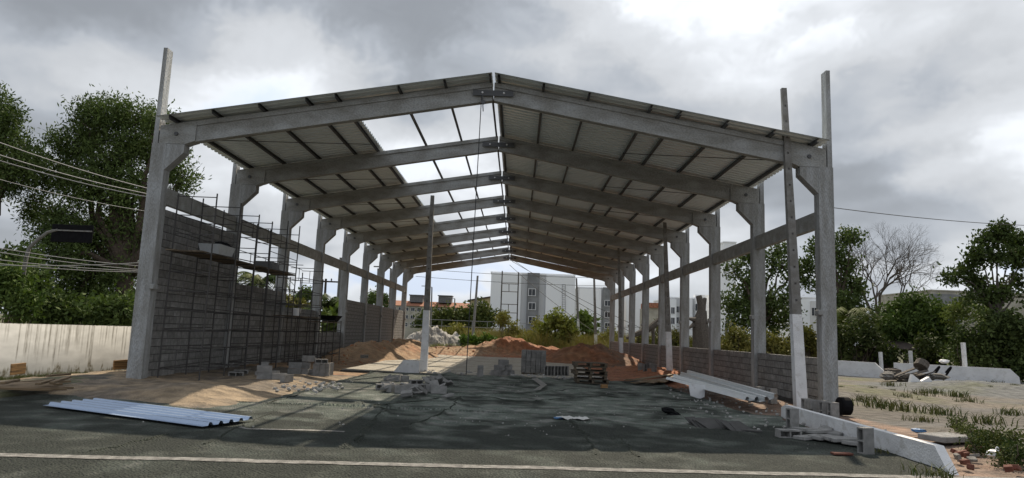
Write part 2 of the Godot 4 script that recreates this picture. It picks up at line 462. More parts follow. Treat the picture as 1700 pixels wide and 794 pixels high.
func make_ground() -> void:
	gn.seed = 5; gn.frequency = 0.06; gn.fractal_octaves = 3
	gf.seed = 6; gf.frequency = 0.10; gf.fractal_octaves = 3
	var xs := spaced([-900.0, 150.0, -150.0, 20.0, -30.0, 2.0, -14.0, 0.2, 9.0, 0.4, 27.0, 2.0, 50.0, 20.0, 150.0, 150.0, 900.0])
	var zs := spaced([40.0, 8.0, -6.0, 0.3, -34.0, 0.2, -57.0, 2.0, -91.0, 20.0, -200.0, 100.0, -1500.0])
	var rows := []; var cs := []
	for z in zs:
		var row := PackedVector3Array()
		for x in xs:
			row.append(Vector3(x, ground_height(x, z), z))
			cs.append(ground_colour(x, z))
		rows.append(row)
	begin()
	sheet(rows, xs.size(), cs)
	setting("ground", M.ground)
	# --- the old turf pitch with its folds and seams
	var folds := []
	for f in [
		[0.060, 0.10, [[592, 669], [642, 684], [622, 700], [592, 731], [572, 744]]],
		[0.055, 0.10, [[763, 662], [750, 680], [720, 696], [675, 713]]],
		[0.040, 0.08, [[950, 700], [970, 725], [988, 752], [996, 766]]],
		[0.028, 0.10, [[1024, 725], [1050, 750], [1064, 768]]],
		[0.050, 0.12, [[755, 655], [820, 657], [880, 655], [960, 648]]],
		[0.035, 0.10, [[800, 660], [850, 668], [885, 672]]],
		[0.035, 0.10, [[596, 676], [640, 674], [700, 668], [740, 662]]],
		[0.030, 0.12, [[340, 741], [380, 720], [430, 696], [470, 680]]],
		[0.030, 0.09, [[440, 672], [520, 650], [560, 640]]],
		[0.025, 0.10, [[150, 752], [220, 738], [300, 720]]],
		[0.040, 0.10, [[890, 668], [940, 663], [1000, 660], [1060, 664]]],
		[0.022, 0.10, [[1110, 766], [1150, 740], [1190, 720]]]]:
		var p := []
		for q in f[2]:
			var g := onground(q[0], q[1])
			p.append(Vector2(g.x, g.z))
		folds.append([f[0], f[1], p])
	turf_folds = folds
	var tz := spaced([6.0, 0.6, -5.0, 0.09, -25.6])
	rows = []
	cs = []
	for z in tz:
		var row := PackedVector3Array()
		var wob := 0.12 * gf.get_noise_2d(z * 9.0, 3.0)
		var left := -32.0 if z > -14.3 else -5.25 + wob
		var right := (5.80 if z > -16.0 else 5.3) + wob + 0.25 * gn.get_noise_2d(z * 6.0, 40.0)
		for k in 215:
			var x := lerpf(maxf(left, -9.5), right, (k - 14) / 200.0) if k >= 14 else (lerpf(left, maxf(left, -9.5), k / 14.0) if left < -9.5 else left + 0.0004 * k)
			var zz := z
			if z < -24.9: zz += (z + 24.9) * 0.5 * gf.get_noise_2d(x * 7.0, 8.0) + 0.25 * gn.get_noise_2d(x * 5.0, 1.0) * smoothstep(-24.9, -25.6, z)
			row.append(Vector3(x, turf_height(x, zz, z), zz))
			# pile green where whole, grey dust where torn, and toned for sun and shade
			var worn_and_lit := clampf(0.04 + 0.62 * smoothstep(-11.5, -15.0, z) * smoothstep(-5.0, -1.0, x) + 0.9 * gn.get_noise_2d(x * 7.0 + 11.0, zz * 7.0) + 0.9 * gf.get_noise_2d(x * 12.0, zz * 12.0), 0.0, 1.0)
			if x < -2.6 and z < -13.0: worn_and_lit = maxf(worn_and_lit, 0.45 + 0.6 * gf.get_noise_2d(x * 8.0, zz * 8.0))  # sunlit band left of the ridge shadow also painted paler
			cs.append(Color(0.030, 0.038, 0.029).lerp(Color(0.36, 0.365, 0.37), clampf(worn_and_lit * lerpf(0.35, 1.0, smoothstep(-10.0, -14.0, z + 2.0 * gn.get_noise_2d(x * 4.0, 70.0))), 0.0, 1.0)))  # sunlit front darkened in colour to soften its contrast with the shade
		rows.append(row)
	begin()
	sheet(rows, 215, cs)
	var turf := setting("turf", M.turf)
	for f in folds.slice(0, 11):
		begin()
		var path := PackedVector3Array(); var rad := PackedFloat32Array()
		var pts: Array = f[2]
		for i in pts.size() - 1:
			var steps := maxi(2, int(pts[i].distance_to(pts[i + 1]) / 0.25))
			for j in steps:
				var q: Vector2 = pts[i].lerp(pts[i + 1], float(j) / steps)
				q += Vector2(gf.get_noise_2d(q.x * 20.0, q.y * 20.0), gf.get_noise_2d(q.y * 20.0, 50.0)) * 0.10
				path.append(Vector3(q.x, turf_height(q.x, q.y, q.y) - 0.012, q.y))
				rad.append(0.022 + 0.016 * gf.get_noise_2d(q.x * 14.0, q.y * 14.0))
		st.set_color(Color(0.036, 0.045, 0.033))
		tube(path, rad, 6)
		part("fold", M.turf, turf)
	# sand shovelled over the turf beside the scaffold
	rows = []
	for z in spaced([-11.3, 0.12, -23.5]):
		var row := PackedVector3Array()
		for x in spaced([-11.5, 0.12, -4.2]):
			var e := smoothstep(-4.9, -6.6, x + 0.35 * gn.get_noise_2d(z * 9.0, 7.0)) * smoothstep(0.0, 1.6, -12.2 - 0.55 * (-5.0 - x) * 0.75 - z + 0.5 * gn.get_noise_2d(x * 8.0, 2.0)) * smoothstep(-23.4, -21.0, z)
			var y := -0.03 + 0.15 * e + 0.05 * e * gn.get_noise_2d(x * 6.0, z * 6.0) + 0.035 * e * gf.get_noise_2d(x * 12.0, z * 12.0) + 0.10 * bump(x, z, -7.2, -15.4, 1.6, 1.8)
			row.append(Vector3(x, y, z))
		rows.append(row)
	var sc := []
	for r in rows:
		for p in r:
			var n := gn.get_noise_2d(p.x * 7.0 + 30.0, p.z * 7.0)
			sc.append(Color(0.40, 0.315, 0.215).lerp(Color(0.20, 0.175, 0.145), clampf(0.30 + 1.2 * n + 0.4 * gf.get_noise_2d(p.x * 14.0, p.z * 14.0), 0.0, 0.85)))
	begin()
	sheet(rows, rows[0].size(), sc)
	setting("sand_bank", M.ground)
	# painted lines on the turf
	for l in [[[0, 757], [1700, 798], 0.20, 80, "pitch_line"], [[396, 713], [572, 718], 0.12, 8, "pitch_line_001"], [[480, 646], [640, 646], 0.13, 14, "pitch_line_002"], [[752, 651], [890, 650], 0.13, 14, "pitch_line_003"]]:
		var a := onground(l[0][0], l[0][1]); var b := onground(l[1][0], l[1][1])
		if l[4] == "pitch_line":
			b = a + (b - a) * 1.25; a = a - (b - a) * 0.4
		rows = []
		var side: Vector3 = (b - a).normalized().cross(Vector3.UP) * l[2]
		var near := PackedVector3Array(); var far := PackedVector3Array()
		for i in l[3] * 4 + 1:
			var p: Vector3 = a.lerp(b, i / (l[3] * 4.0))
			near.append(p - side * (0.5 + 0.10 * gf.get_noise_2d(p.x * 30.0, 1.0)))
			far.append(p + side * (0.5 + 0.10 * gf.get_noise_2d(p.x * 30.0, 9.0)))
		rows = []
		for j in 4:
			var lane := PackedVector3Array()
			for i in near.size():
				var p := near[i].lerp(far[i], j / 3.0)
				p.y = turf_height(p.x, p.z, p.z) + 0.007
				lane.append(p)
			rows.append(lane)
		begin()
		sheet(rows, near.size())
		setting(l[4], M.line)
	# concrete floor, laid in bays
	var floor := Node3D.new()
	floor.name = "concrete_floor"
	floor.set_meta("kind", "structure")
	add_child(floor)
	for i in 5:
		for j in 10:
			var x0 := -6.4 + i * 1.95; var z0 := -25.9 - j * 1.95
			begin()
			box(Vector3(x0 + 0.965, 0.0 + rr(-0.006, 0.006), z0 - 0.965), Vector3(1.925, 0.10, 1.925))
			part("floor_panel", M.slab, floor)
	begin()
	box(Vector3(-1.5, -0.005, -35.6), Vector3(9.9, 0.06, 19.6))
	part("subbase", M.mortar, floor)

# ---------------------------------------------------------------- the shed
func fz(i: int) -> float:
	return FIRST - BAY * i
func ux(s: float, u: float) -> float:
	return RIDGE + s * u
func top_of(u: float) -> float:
	return 8.12 - 0.172 * u
func outline(s: float, pts: Array) -> PackedVector2Array:
	var p := PackedVector2Array()
	for q in pts: p.append(Vector2(s * q[0], q[1]))
	return p
func make_shed() -> void:
	var shed := thing("portal_frame_shed", "long unfinished precast concrete shed with gabled metal roof, open at both ends", "building", place(RIDGE, 0, FIRST))
	var meshes := {}
	for s in [-1.0, 1.0]:
		begin()
		prism(outline(s, [[8.45, -0.4], [8.83, -0.4], [8.83, 6.15], [8.45, 6.15]]), -0.30, 0.0)
		prism(outline(s, [[8.69, 6.15], [8.815, 6.15], [8.805, 8.76], [8.70, 8.76]]), -0.295, -0.005)
		meshes["column%d" % s] = done(M.column)
		begin()
		prism(outline(s, [[8.452, 5.45], [8.452, 6.145], [7.98, 6.145], [7.98, 5.93]]), -0.293, -0.007)
		meshes["corbel%d" % s] = done(M.column)
		begin()
		bevel_box(Vector3(s * 8.42, 2.42, -0.05), Vector3(0.12, 0.13, 0.22), 0.012)
		meshes["bracket%d" % s] = done(M.column)
		begin()
		prism(outline(s, [[0.02, 7.635], [7.50, 6.285], [7.78, 6.23], [7.95, 6.17], [8.05, 6.165], [8.05, 6.70], [0.02, 8.112]]), -0.25, -0.05)
		prism(outline(s, [[0.025, 8.00], [7.74, 6.665], [7.74, 6.788], [0.025, 8.119]]), -0.29, -0.01)
		prism(outline(s, [[7.72, 6.245], [7.86, 6.20], [7.96, 6.152], [8.66, 6.152], [8.66, 6.631], [7.72, 6.792]]), -0.30, 0.0)
		meshes["rafter%d" % s] = done(M.beam)
		begin()
		tube(PackedVector3Array([Vector3(s * 8.22, 6.42, 0.0), Vector3(s * 8.22, 6.42, 0.035)]), PackedFloat32Array([0.055, 0.05]), 10)
		meshes["bolt%d" % s] = done(M.steel)
		begin()
		box(Vector3(s * 8.60, 4.835, -2.65), Vector3(0.16, 0.43, 4.69))
		meshes["tie_beam%d" % s] = done(M.beam)
		# roof sheet: 1 m of trapezoidal profile, ribs running down the slope
		for kind in [["roof_sheet", 0.035, 8.60], ["short_sheet", 3.90, 8.60]]:
			begin()
			var prof := []
			for k in 4:
				for q in [[0.0, 0.0], [0.12, 0.0], [0.15, 0.055], [0.22, 0.055]]: prof.append([-(k * 0.25 + q[0]), q[1]])
			prof.append([-1.0, 0.0])
			prof.append([-1.03, 0.004])
			for k in prof.size() - 1:
				var a: Array = prof[k]; var b: Array = prof[k + 1]
				var v := func(p: Array, u: float, lift: float) -> Vector3: return Vector3(s * u, top_of(u) + 0.112 + p[1] + lift, p[0])
				for lift in [0.0, 0.003]:
					var c := [v.call(a, kind[1], lift), v.call(b, kind[1], lift), v.call(b, kind[2], lift), v.call(a, kind[2], lift)]
					if (s < 0) == (lift > 0): quad(c[0], c[3], c[2], c[1])
					else: quad(c[0], c[1], c[2], c[3])
			meshes[kind[0] + "%d" % s] = done(M.roofing)
		begin()
		var slope := Basis(Vector3(0, 0, 1), -s * atan(0.172))
		for q in [[Vector3(0, 0.055, 0), Vector3(0.006, 0.104, 0)], [Vector3(0.028, 0.106, 0), Vector3(0.056, 0.006, 0)], [Vector3(0.028, 0.004, 0), Vector3(0.056, 0.006, 0)]]:
			box(slope * q[0] + Vector3(0, 0, -20.55), q[1] + Vector3(0, 0, 41.0), slope)
		meshes["purlin%d" % s] = done(M.steel)
	begin()
	box(Vector3(0, 7.815, 0.012), Vector3(1.06, 0.15, 0.02))
	meshes.plate = done(M.steel)
	begin()
	tube(PackedVector3Array([Vector3(0, 7.82, 0.02), Vector3(0, 7.82, 0.05)]), PackedFloat32Array([0.028, 0.024]), 8)
	meshes.nut = done(M.frame)
	for i in 9:
		var at := place(0, 0, -BAY * i)
		for s in [-1.0, 1.0]:
			var c := put("column", meshes["column%d" % s], shed, at)
			put("corbel", meshes["corbel%d" % s], c)
			put("bracket", meshes["bracket%d" % s], c)
			var r := put("rafter", meshes["rafter%d" % s], shed, at)
			put("bolt", meshes["bolt%d" % s], r)
			if i < 8: put("tie_beam", meshes["tie_beam%d" % s], shed, at)
		var p := put("ridge_plate", meshes.plate, shed, at)
		for x in [-0.28, 0.28]: put("bolt", meshes.nut, p, place(x, 0, 0))
	for s in [-1.0, 1.0]:
		for u in [0.10, 1.27, 2.45, 4.05, 4.80, 6.0, 7.18, 8.27]:
			put("purlin", meshes["purlin%d" % s], shed, place(s * u, top_of(u) + 0.001, 0.40))
		for k in 41:
			var full: bool = s > 0 or k == 0
			var o := put("roof_sheet", meshes[("roof_sheet" if full else "short_sheet") + "%d" % s], shed, place(0, rr(-0.001, 0.001), 0.42 - k * 1.0))
			if k == 0 and s < 0: o.set_meta("label", "single full length roof sheet over the open left slope")
	# thin bracing cables under the sheets
	for i in 8:
		for s in [-1.0, 1.0]:
			begin()
			var a := Vector3(s * 8.0, 6.52, -BAY * i - 0.9)
			bar(a, Vector3(s * 4.0, top_of(4.0) - 0.03, -BAY * i - 4.0), 0.011, 5)
			part("bracing_cable", M.cable, shed)

# ---------------------------------------------------------------- block walls between the columns
var block_mesh := []
var half_mesh := []
func make_block_meshes() -> void:
	for k in 4:
		begin()
		bevel_box(Vector3.ZERO, Vector3(0.142, 0.182, 0.382), 0.008)
		block_mesh.append(done(M["block%d" % k]))
		begin()
		bevel_box(Vector3.ZERO, Vector3(0.142, 0.182, 0.182), 0.008)
		half_mesh.append(done(M["block%d" % k]))
func block_wall(s: float, bay: int, courses: int, singly: bool, label: String, ragged := 0) -> void:
	var x := ux(s, 8.62)
	var z0 := fz(bay) - 0.302
	var long := BAY - 0.304
	var w := thing("block_wall", label, "wall", place(x, 0, z0 - long * 0.5), "block walls between the shed columns")
	begin()
	box(Vector3(0, 0.0, 0), Vector3(0.24, 0.20, long))
	part("footing", M.mortar, w)
	begin()
	box(Vector3(0, 0.10 + courses * 0.1 - 0.004, 0), Vector3(0.100, courses * 0.2 - 0.012, long))
	part("mortar", M.mortar, w)
	var rest := []
	for r in courses:
		var z := long * 0.5
		var y := 0.10 + r * 0.2 + 0.098
		var first := 0.2 if r % 2 else 0.4
		while z > -long * 0.5 + 0.06:
			var l := minf(first, z + long * 0.5)
			first = 0.4
			var k := rng.randi() % 4 if rng.randf() < 0.7 else 0
			var mesh: ArrayMesh = block_mesh[k] if l > 0.3 else half_mesh[k]
			var sc: float = (l - 0.032) / (0.382 if l > 0.3 else 0.182)
			var t := Transform3D(Basis().scaled(Vector3(1, 1, sc)).rotated(Vector3.UP, rr(-0.008, 0.008)), Vector3(rr(-0.004, 0.004), y + rr(-0.002, 0.002), z - l * 0.5))
			if r == courses - 1 and ragged and rng.randi() % ragged == 0:
				z -= l
				continue
			if singly: put("block", mesh, w, t)
			else: rest.append([mesh, t])
			z -= l
	if rest:
		var one := SurfaceTool.new()
		for q in rest: one.append_from(q[0], 0, q[1])
		var m := one.commit()
		m.surface_set_material(0, M.block0)
		put("blocks", m, w).set_meta("kind", "stuff")
func make_walls() -> void:
	make_block_meshes()
	block_wall(-1, 0, 22, true, "tall grey block wall rising almost to the tie beam, behind the nearest scaffold", 9)
	block_wall(-1, 1, 14, true, "grey block wall of middle height behind the second scaffold tower", 0)
	block_wall(-1, 2, 11, true, "grey block wall behind third scaffold, palm fronds showing above it", 0)
	block_wall(-1, 3, 6, true, "low block wall under the open bay with a palm behind, lowest of its row", 0)
	for b in [4, 5, 6]: block_wall(-1, b, 15, false, "plain brownish block wall taller than a man, %s bay beyond the low walled palm bay" % ["first", "second", "third"][b - 4])
	block_wall(-1, 7, 15, false, "pale sunlit block wall in the last bay beside the earth bank")
	block_wall(1, 0, 6, true, "low grey block wall behind the leaning half white pole, next to the end column")
	block_wall(1, 1, 6, true, "low grey block wall behind the heap of metal channels, in front of bushy tree", 0)
	block_wall(1, 2, 6, true, "low grey block wall below the dead tree stump", 0)
	for b in [3, 4, 5, 6]: block_wall(1, b, 6, false, "low brownish block wall along reddish soil, %s bay beyond the dead stump's wall" % ["first", "second", "third", "fourth"][b - 3])
	block_wall(1, 7, 6, false, "low block wall in the last bay beside yellow weeds")

# ---------------------------------------------------------------- things on the site
func net_pole(base: Vector3, head: Vector3, w0: float, w1: float, white: float, label: String, paint := "whitewash") -> void:
	var t := thing("concrete_pole", label, "pole", placev(base))
	var d := head - base
	var ring := func(f: float, grow: float) -> Array:
		var w: float = lerpf(w0, w1, f) * 0.5 + grow
		var c: Vector3 = d * f
		return [c + Vector3(-w, 0, w * 0.8), c + Vector3(w, 0, w * 0.8), c + Vector3(w, 0, -w * 0.8), c + Vector3(-w, 0, -w * 0.8)]
	begin()
	hexa(ring.call(-0.02, 0.0) + ring.call(1.0, 0.0))
	part("shaft", M.pole, t)
	if white > 0.0:
		begin()
		hexa(ring.call(0.0, 0.006) + ring.call(white / d.y, 0.006))
		part("painted_foot", M[paint], t)
	begin()
	for k in int(d.y / 0.42):
		var f := (0.6 + k * 0.42) / d.y
		if f < 0.97 and f * d.y > white + 0.1:
			var w := lerpf(w0, w1, f)
			box(d * f + Vector3(0.0, 0, w * 0.4), Vector3(w * 0.22, 0.05, 0.012))
	part("notch_shade", M.mortar, t)  # raised dark plates painted in for the shade inside the shaft holes
func hollow_block_mesh(k: int) -> ArrayMesh:     # lies with its holes upright, 39 cm along x
	begin()
	for z in [-0.0575, 0.0575]: box(Vector3(0, 0.095, z), Vector3(0.39, 0.19, 0.025))
	for x in [-0.1825, 0.0, 0.1825]: box(Vector3(x, 0.095, 0), Vector3(0.025, 0.188, 0.09))
	box(Vector3(0, 0.012, 0), Vector3(0.34, 0.02, 0.088))
	return done(M["block%d" % k])
var hollow := []
func loose(p: Vector3, yaw: float, pose: String, label: String, group := "") -> void:
	var o := MeshInstance3D.new()
	o.mesh = hollow[rng.randi() % 3]
	o.name = numbered("concrete_block")
	add_child(o)
	var b := Basis()
	var up := 0.0
	if pose == "side":             # holes facing the viewer
		b = Basis(Vector3.RIGHT, PI / 2); up = 0.07
		b = Basis(Vector3.UP, yaw) * b
		o.transform = Transform3D(b, p + Vector3(0, up, 0) + b * Vector3(0, -0.095, 0))
	elif pose == "end":            # standing on its end
		b = Basis(Vector3.UP, yaw) * Basis(Vector3(0, 0, 1), PI / 2)
		o.transform = Transform3D(b, p + Vector3(0, 0.195, 0) + b * Vector3(0, -0.095, 0))
	else:
		o.transform = Transform3D(Basis(Vector3.UP, yaw), p)
	tag(o, label, "block", group)
func lump(c: Vector3, r: Vector3, sd: int) -> void:      # an uneven stone
	var g := RandomNumberGenerator.new()
	g.seed = sd
	var n := 6
	var rings := []
	for i in 4:
		var th: float = [0.25, 0.9, 1.75, 2.7][i]
		var ring := []
		for k in n:
			var a := TAU * (k + 0.5 * (i % 2)) / n
			ring.append(c + Vector3(cos(a) * sin(th) * r.x, cos(th) * r.y, sin(a) * sin(th) * r.z) * g.randf_range(0.75, 1.15))
		rings.append(ring)
	for i in 3:
		for k in n:
			quad(rings[i + 1][k], rings[i][k], rings[i][(k + 1) % n], rings[i + 1][(k + 1) % n])
	for k in range(1, n - 1):
		tri(rings[0][0], rings[0][k + 1], rings[0][k])
		tri(rings[3][0], rings[3][k], rings[3][k + 1])
func scaffold(x0: float, x1: float, z0: float, z1: float, high: float, deck: float, label: String) -> Node3D:
	var t := thing("scaffold_tower", label, "scaffold", place((x0 + x1) * 0.5, 0, (z0 + z1) * 0.5))
	var hx := (x1 - x0) * 0.5; var hz := (z0 - z1) * 0.5
	for x in [-hx, hx]:
		for z in [-hz, 0.0, hz]:
			begin()
			var extra: float = rr(0.0, 0.35)
			bar(Vector3(x + rr(-0.03, 0.03), 0.02, z), Vector3(x + rr(-0.03, 0.03), high - 0.3 + extra, z), 0.020, 7)
			part("upright", M.scaffold, t)
	var lv := 0.35
	while lv < high - 0.1:
		for z in [-hz, 0.0, hz]:
			begin()
			bar(Vector3(-hx, lv, z), Vector3(hx, lv, z), 0.013, 6)
			bar(Vector3(-hx, lv + 0.5, z), Vector3(hx, lv + 0.5, z), 0.013, 6)
			bar(Vector3(-hx * 0.25, lv, z), Vector3(-hx * 0.25, lv + 0.5, z), 0.012, 6)
			part("cross_frame", M.scaffold, t)
		for x in [-hx, hx]:
			begin()
			bar(Vector3(x, lv + 0.08, -hz), Vector3(x, lv + 0.02, hz), 0.014, 6)
			part("ledger", M.scaffold, t)
			if rng.randf() < 0.6:
				begin()
				bar(Vector3(x, lv + 0.55, -hz), Vector3(x, lv + 0.58, hz), 0.012, 6)
				part("ledger", M.scaffold, t)
		lv += 1.0
	for k in 3:
		begin()
		box(Vector3(-hx * 0.6 + k * hx * 0.55, deck + 0.022 + k * 0.001, rr(-0.1, 0.1)), Vector3(0.26, 0.035, (hz + 0.35) * 2.0), Basis(Vector3.UP, rr(-0.02, 0.02)))
		part("plank", M.oldboard, t)
	return t
func pallet(at: Transform3D, label: String) -> void:
	var t := thing("wooden_pallet", label, "pallet", at, "wooden pallets in one stack")
	for k in 6:
		begin()
		box(Vector3(0, 0.125, -0.46 + k * 0.184), Vector3(1.12, 0.018, 0.11), Basis(Vector3.UP, rr(-0.02, 0.02)))
		part("slat", M.oldboard, t)
	for x in [-0.5, 0.0, 0.5]:
		begin()
		box(Vector3(x, 0.065, 0), Vector3(0.085, 0.10, 1.04))
		part("bearer", M.oldboard, t)
	for z in [-0.45, 0.0, 0.45]:
		begin()
		box(Vector3(0, 0.007, z), Vector3(1.12, 0.014, 0.10))
		part("bottom_slat", M.oldboard, t)
func ribbed(long: float, wide: float, ribs: int, rise: float, m: String) -> ArrayMesh:      # a metal sheet lying along x
	begin()
	var prof := []
	var p := wide / ribs
	for k in ribs:
		for q in [[0.0, 0.0], [0.50, 0.0], [0.64, rise], [0.86, rise]]: prof.append(Vector2(k * p + q[0] * p, q[1]))
	prof.append(Vector2(wide, 0.0))
	for k in prof.size() - 1:
		for lift in [0.0, 0.004]:
			var a := Vector3(-long * 0.5, prof[k].y + lift, wide * 0.5 - prof[k].x); var b := Vector3(-long * 0.5, prof[k + 1].y + lift, wide * 0.5 - prof[k + 1].x)
			var v := Vector3(long, 0, 0)
			if lift > 0.0: quad(a, a + v, b + v, b)
			else: quad(a, b, b + v, a + v)
	return done(M[m])
func board(a: Vector3, b: Vector3, w: float, th: float, m: String, label: String, group := "", called := "board") -> void:
	begin()
	var l := (b - a).length()
	bevel_box(Vector3.ZERO, Vector3(l, th, w), 0.004)
	var d := (b - a).normalized()
	var z := d.cross(Vector3.UP).normalized()
	single(called, M[m], label, called, Transform3D(Basis(d, z.cross(d), z), (a + b) * 0.5 + Vector3(0, th * 0.5, 0)), group)
func make_site() -> void:
	for k in 3: hollow.append(hollow_block_mesh([0, 2, 1][k]))
	# --- poles of the old pitch
	net_pole(onground(1330, 682), atz(1301, 147, -17.5), 0.27, 0.13, 2.35, "tall leaning concrete pole with white foot beside the end column, taller than the roof edge")
	net_pole(onground(1112, 624), atz(1103, 345, -31.7), 0.25, 0.13, 1.95, "concrete pole with white foot under the roof beside the heap of planks")
	net_pole(onground(1032, 606), atz(1027, 412, -42.1), 0.22, 0.12, 1.6, "slim dark pole with white foot at the end of the brown earth heap")
	net_pole(onground(703, 619), atz(718, 325, -26.9), 0.27, 0.14, 2.35, "grey pole rising from a white concrete block on the turf edge")
	net_pole(onground(790, 579) + Vector3(0.0, 0, 6), atz(793, 458, -66), 0.26, 0.18, 0.8, "weathered pale post standing in green weeds before the apartment block")
	net_pole(Vector3(atz(990, 575, -62).x, 0, -62), atz(986, 446, -62), 0.28, 0.15, 1.8, "brown post with white foot behind the brown earth heap")
	net_pole(Vector3(atz(962, 575, -66).x, 0, -66), atz(957, 462, -66), 0.26, 0.15, 3.2, "post with a long pale foot among bushes before the apartment block corner")
	var fp := atz(829, 578, -70)
	fp.y = 0
	var rack := thing("steel_frame", "rusty two post steel frame with cross rails before the apartment block", "frame", placev(fp))
	for q in [[829, 834, 450], [857, 861, 452]]:
		var b := atz(q[0], 578, -70); b.y = -0.2
		begin()
		tube(PackedVector3Array([b - fp, atz(q[1], q[2], -70) - fp]), PackedFloat32Array([0.07, 0.06]), 7)
		part("upright", M.rust, rack)
	for q in [[833, 471, 860, 472], [833, 484, 860, 485], [832, 505, 859, 506], [832, 519, 859, 520], [845, 471.5, 845, 484.5], [844, 505.5, 844, 519.5]]:
		begin()
		bar(atz(q[0], q[1], -70) - fp, atz(q[2], q[3], -70) - fp, 0.035, 6)
		part("rail", M.rust, rack)
	begin()                       # the white block at the foot of the grey pole
	prism(PackedVector2Array([Vector2(-0.02, 0), Vector2(-0.98, 0), Vector2(-0.62, 0.47), Vector2(-0.02, 0.47)]), -0.22, 0.0)
	single("concrete_plinth", M.whitewash, "white sloped concrete block at the foot of the grey pole", "block", placev(onground(696, 621)))

	# --- white kerb wall beside the pitch
	var k0 := Vector3(5.98, 0, -16.0); var k1 := Vector3(5.80, 0, -9.95)
	var kd := (k1 - k0)
	var kl := kd.length()
	begin()
	prism(PackedVector2Array([Vector2(0, -0.1), Vector2(kl + 0.45, -0.1), Vector2(kl + 0.05, 0.30), Vector2(kl * 0.5, 0.28), Vector2(0.25, 0.27), Vector2(0.02, 0.20)]), -0.13, 0.0)
	var kx := kd.normalized()
	var kz := kx.cross(Vector3.UP)
	single("kerb_wall", M.whitewash, "low white kerb wall with a broken end between pitch and lot", "wall", Transform3D(Basis(kx, Vector3.UP, kz), k0))
	# --- stained boundary wall on the other side
	var w0 := Vector3(-14.6, 0, -7.0); var w1 := Vector3(-10.9, 0, -25.0)
	var wd := (w1 - w0).normalized()
	st = SurfaceTool.new()
	st.begin(Mesh.PRIMITIVE_TRIANGLES)
	var wn := wd.cross(Vector3.UP)
	if wn.x < 0: wn = -wn
	var wl := (w1 - w0).length()
	var wf := func(d: float, y: float, out: float, uv: Vector2) -> void:
		st.set_uv(uv)
		st.add_vertex(wd * d + Vector3(0, y, 0) + wn * out)
	for n in 24:
		var a := wl * n / 24.0; var b := wl * (n + 1) / 24.0
		var q := [[a, -0.1, 0.0, Vector2(n / 24.0, 1)], [b, -0.1, 0.0, Vector2((n + 1) / 24.0, 1)], [b, 1.36, 0.0, Vector2((n + 1) / 24.0, 0.03)], [a, 1.36, 0.0, Vector2(n / 24.0, 0.03)],
			[b, 1.36, -0.15, Vector2((n + 1) / 24.0, 0)], [a, 1.36, -0.15, Vector2(n / 24.0, 0)], [b, -0.1, -0.15, Vector2((n + 1) / 24.0, 1)], [a, -0.1, -0.15, Vector2(n / 24.0, 1)]]
		for i in [0, 2, 1, 0, 3, 2, 3, 4, 2, 3, 5, 4, 5, 6, 4, 5, 7, 6]: wf.call(q[i][0], q[i][1], q[i][2], q[i][3])
	single("boundary_wall", M.wall, "long white boundary wall streaked with dark stains below big tree", "wall", placev(w0))
	for q in [[0.0, 26.0, 616, 2], [173.0, 199.0, 604, 1]]:
		var a := atz(q[0], q[2], -16.6 if q[3] == 2 else -19.6); var b := atz(q[1], q[2] - 2, -17.0 if q[3] == 2 else -20.0)
		a.y = 0.16; b.y = 0.18
		board(a + wn * 0.30, b + wn * 0.26, 0.05, 0.26, "freshboard", "orange wooden board leaning on the stained wall" + (" beside loose planks" if q[3] == 2 else " near the end column"))

	# --- white rubble and stones near the middle
	var pieces := [[636, 648, 0.3, "side"], [652, 652, 1.2, "flat"], [668, 654, 0.2, "flat"], [700, 648, 0.9, "side"], [716, 652, 2.2, "flat"], [690, 640, 0.5, "side"], [728, 655, 0.2, "flat"], [662, 634, 1.5, "flat"], [684, 652, 2.6, "flat"]]
	for k in pieces.size():
		var q: Array = pieces[k]
		loose(onground(q[0], q[1]) + Vector3(0, 0.02, 0), q[2], q[3], "hollow concrete block in the broken heap on the turf's middle", "blocks of the broken heap")
	for k in 34:
		begin()
		var g := onground(rr(640, 748), rr(637, 661))
		bevel_box(Vector3.ZERO, Vector3(rr(0.14, 0.45), rr(0.03, 0.10), rr(0.10, 0.26)), 0.008)
		single("block_fragment", M["block%d" % [1, 3, 0][k % 3]], "broken flat piece of concrete block in the rubble heap on the turf", "rubble", placev(g + Vector3(0, rr(0.03, 0.17), 0), rr(0, 3), rr(-0.6, 0.6), rr(-0.7, 0.7)), "fragments of the broken heap")
	# --- blocks along the scaffolds
	for q in [[391, 632, 0.25, "side", 0.0], [399, 628, 0.3, "side", 0.0], [438, 637, 0.2, "flat", 0.0], [432, 631, 1.5, "side", 0.0], [438, 629, 0.1, "end", 0.0], [452, 633, 1.2, "flat", 0.0], [437, 637, 0.3, "flat", 0.19], [462, 638, 0.5, "flat", 0.0], [475, 641, 1.3, "flat", 0.0]]:
		loose(onground(q[0], q[1]) + Vector3(0, 0.10 + q[4], 0), q[2], q[3], "hollow concrete block in the small group beside the scaffold's sunlit sand", "blocks beside the sand")
	for q in [[488, 626, 0], [501, 626, 0], [514, 626, 0], [489, 625, 1], [503, 625, 1], [510, 623, 2]]:
		loose(onground(q[0], q[1]) + Vector3(0, 0.05 + 0.192 * q[2], 0), 0.12, "flat", "hollow concrete block in the row stacked before the lowest scaffold", "row of blocks before low scaffold")
	for q in [[524, 627, 0.1], [533, 627, 0.3], [541, 627, 0.0], [547, 625, 1.3]]:
		loose(onground(q[0], q[1]) + Vector3(0, 0.04, 0), q[2], "end", "hollow concrete block standing on end at the end of stacked row", "upright blocks at the row's end")
	loose(onground(531, 627) + Vector3(0, 0.43, 0), 0.4, "side", "single block lying across the upright blocks, its holes lit")
	loose(onground(668, 634), 0.2, "flat", "single hollow block on the lit turf in front of white plinth")
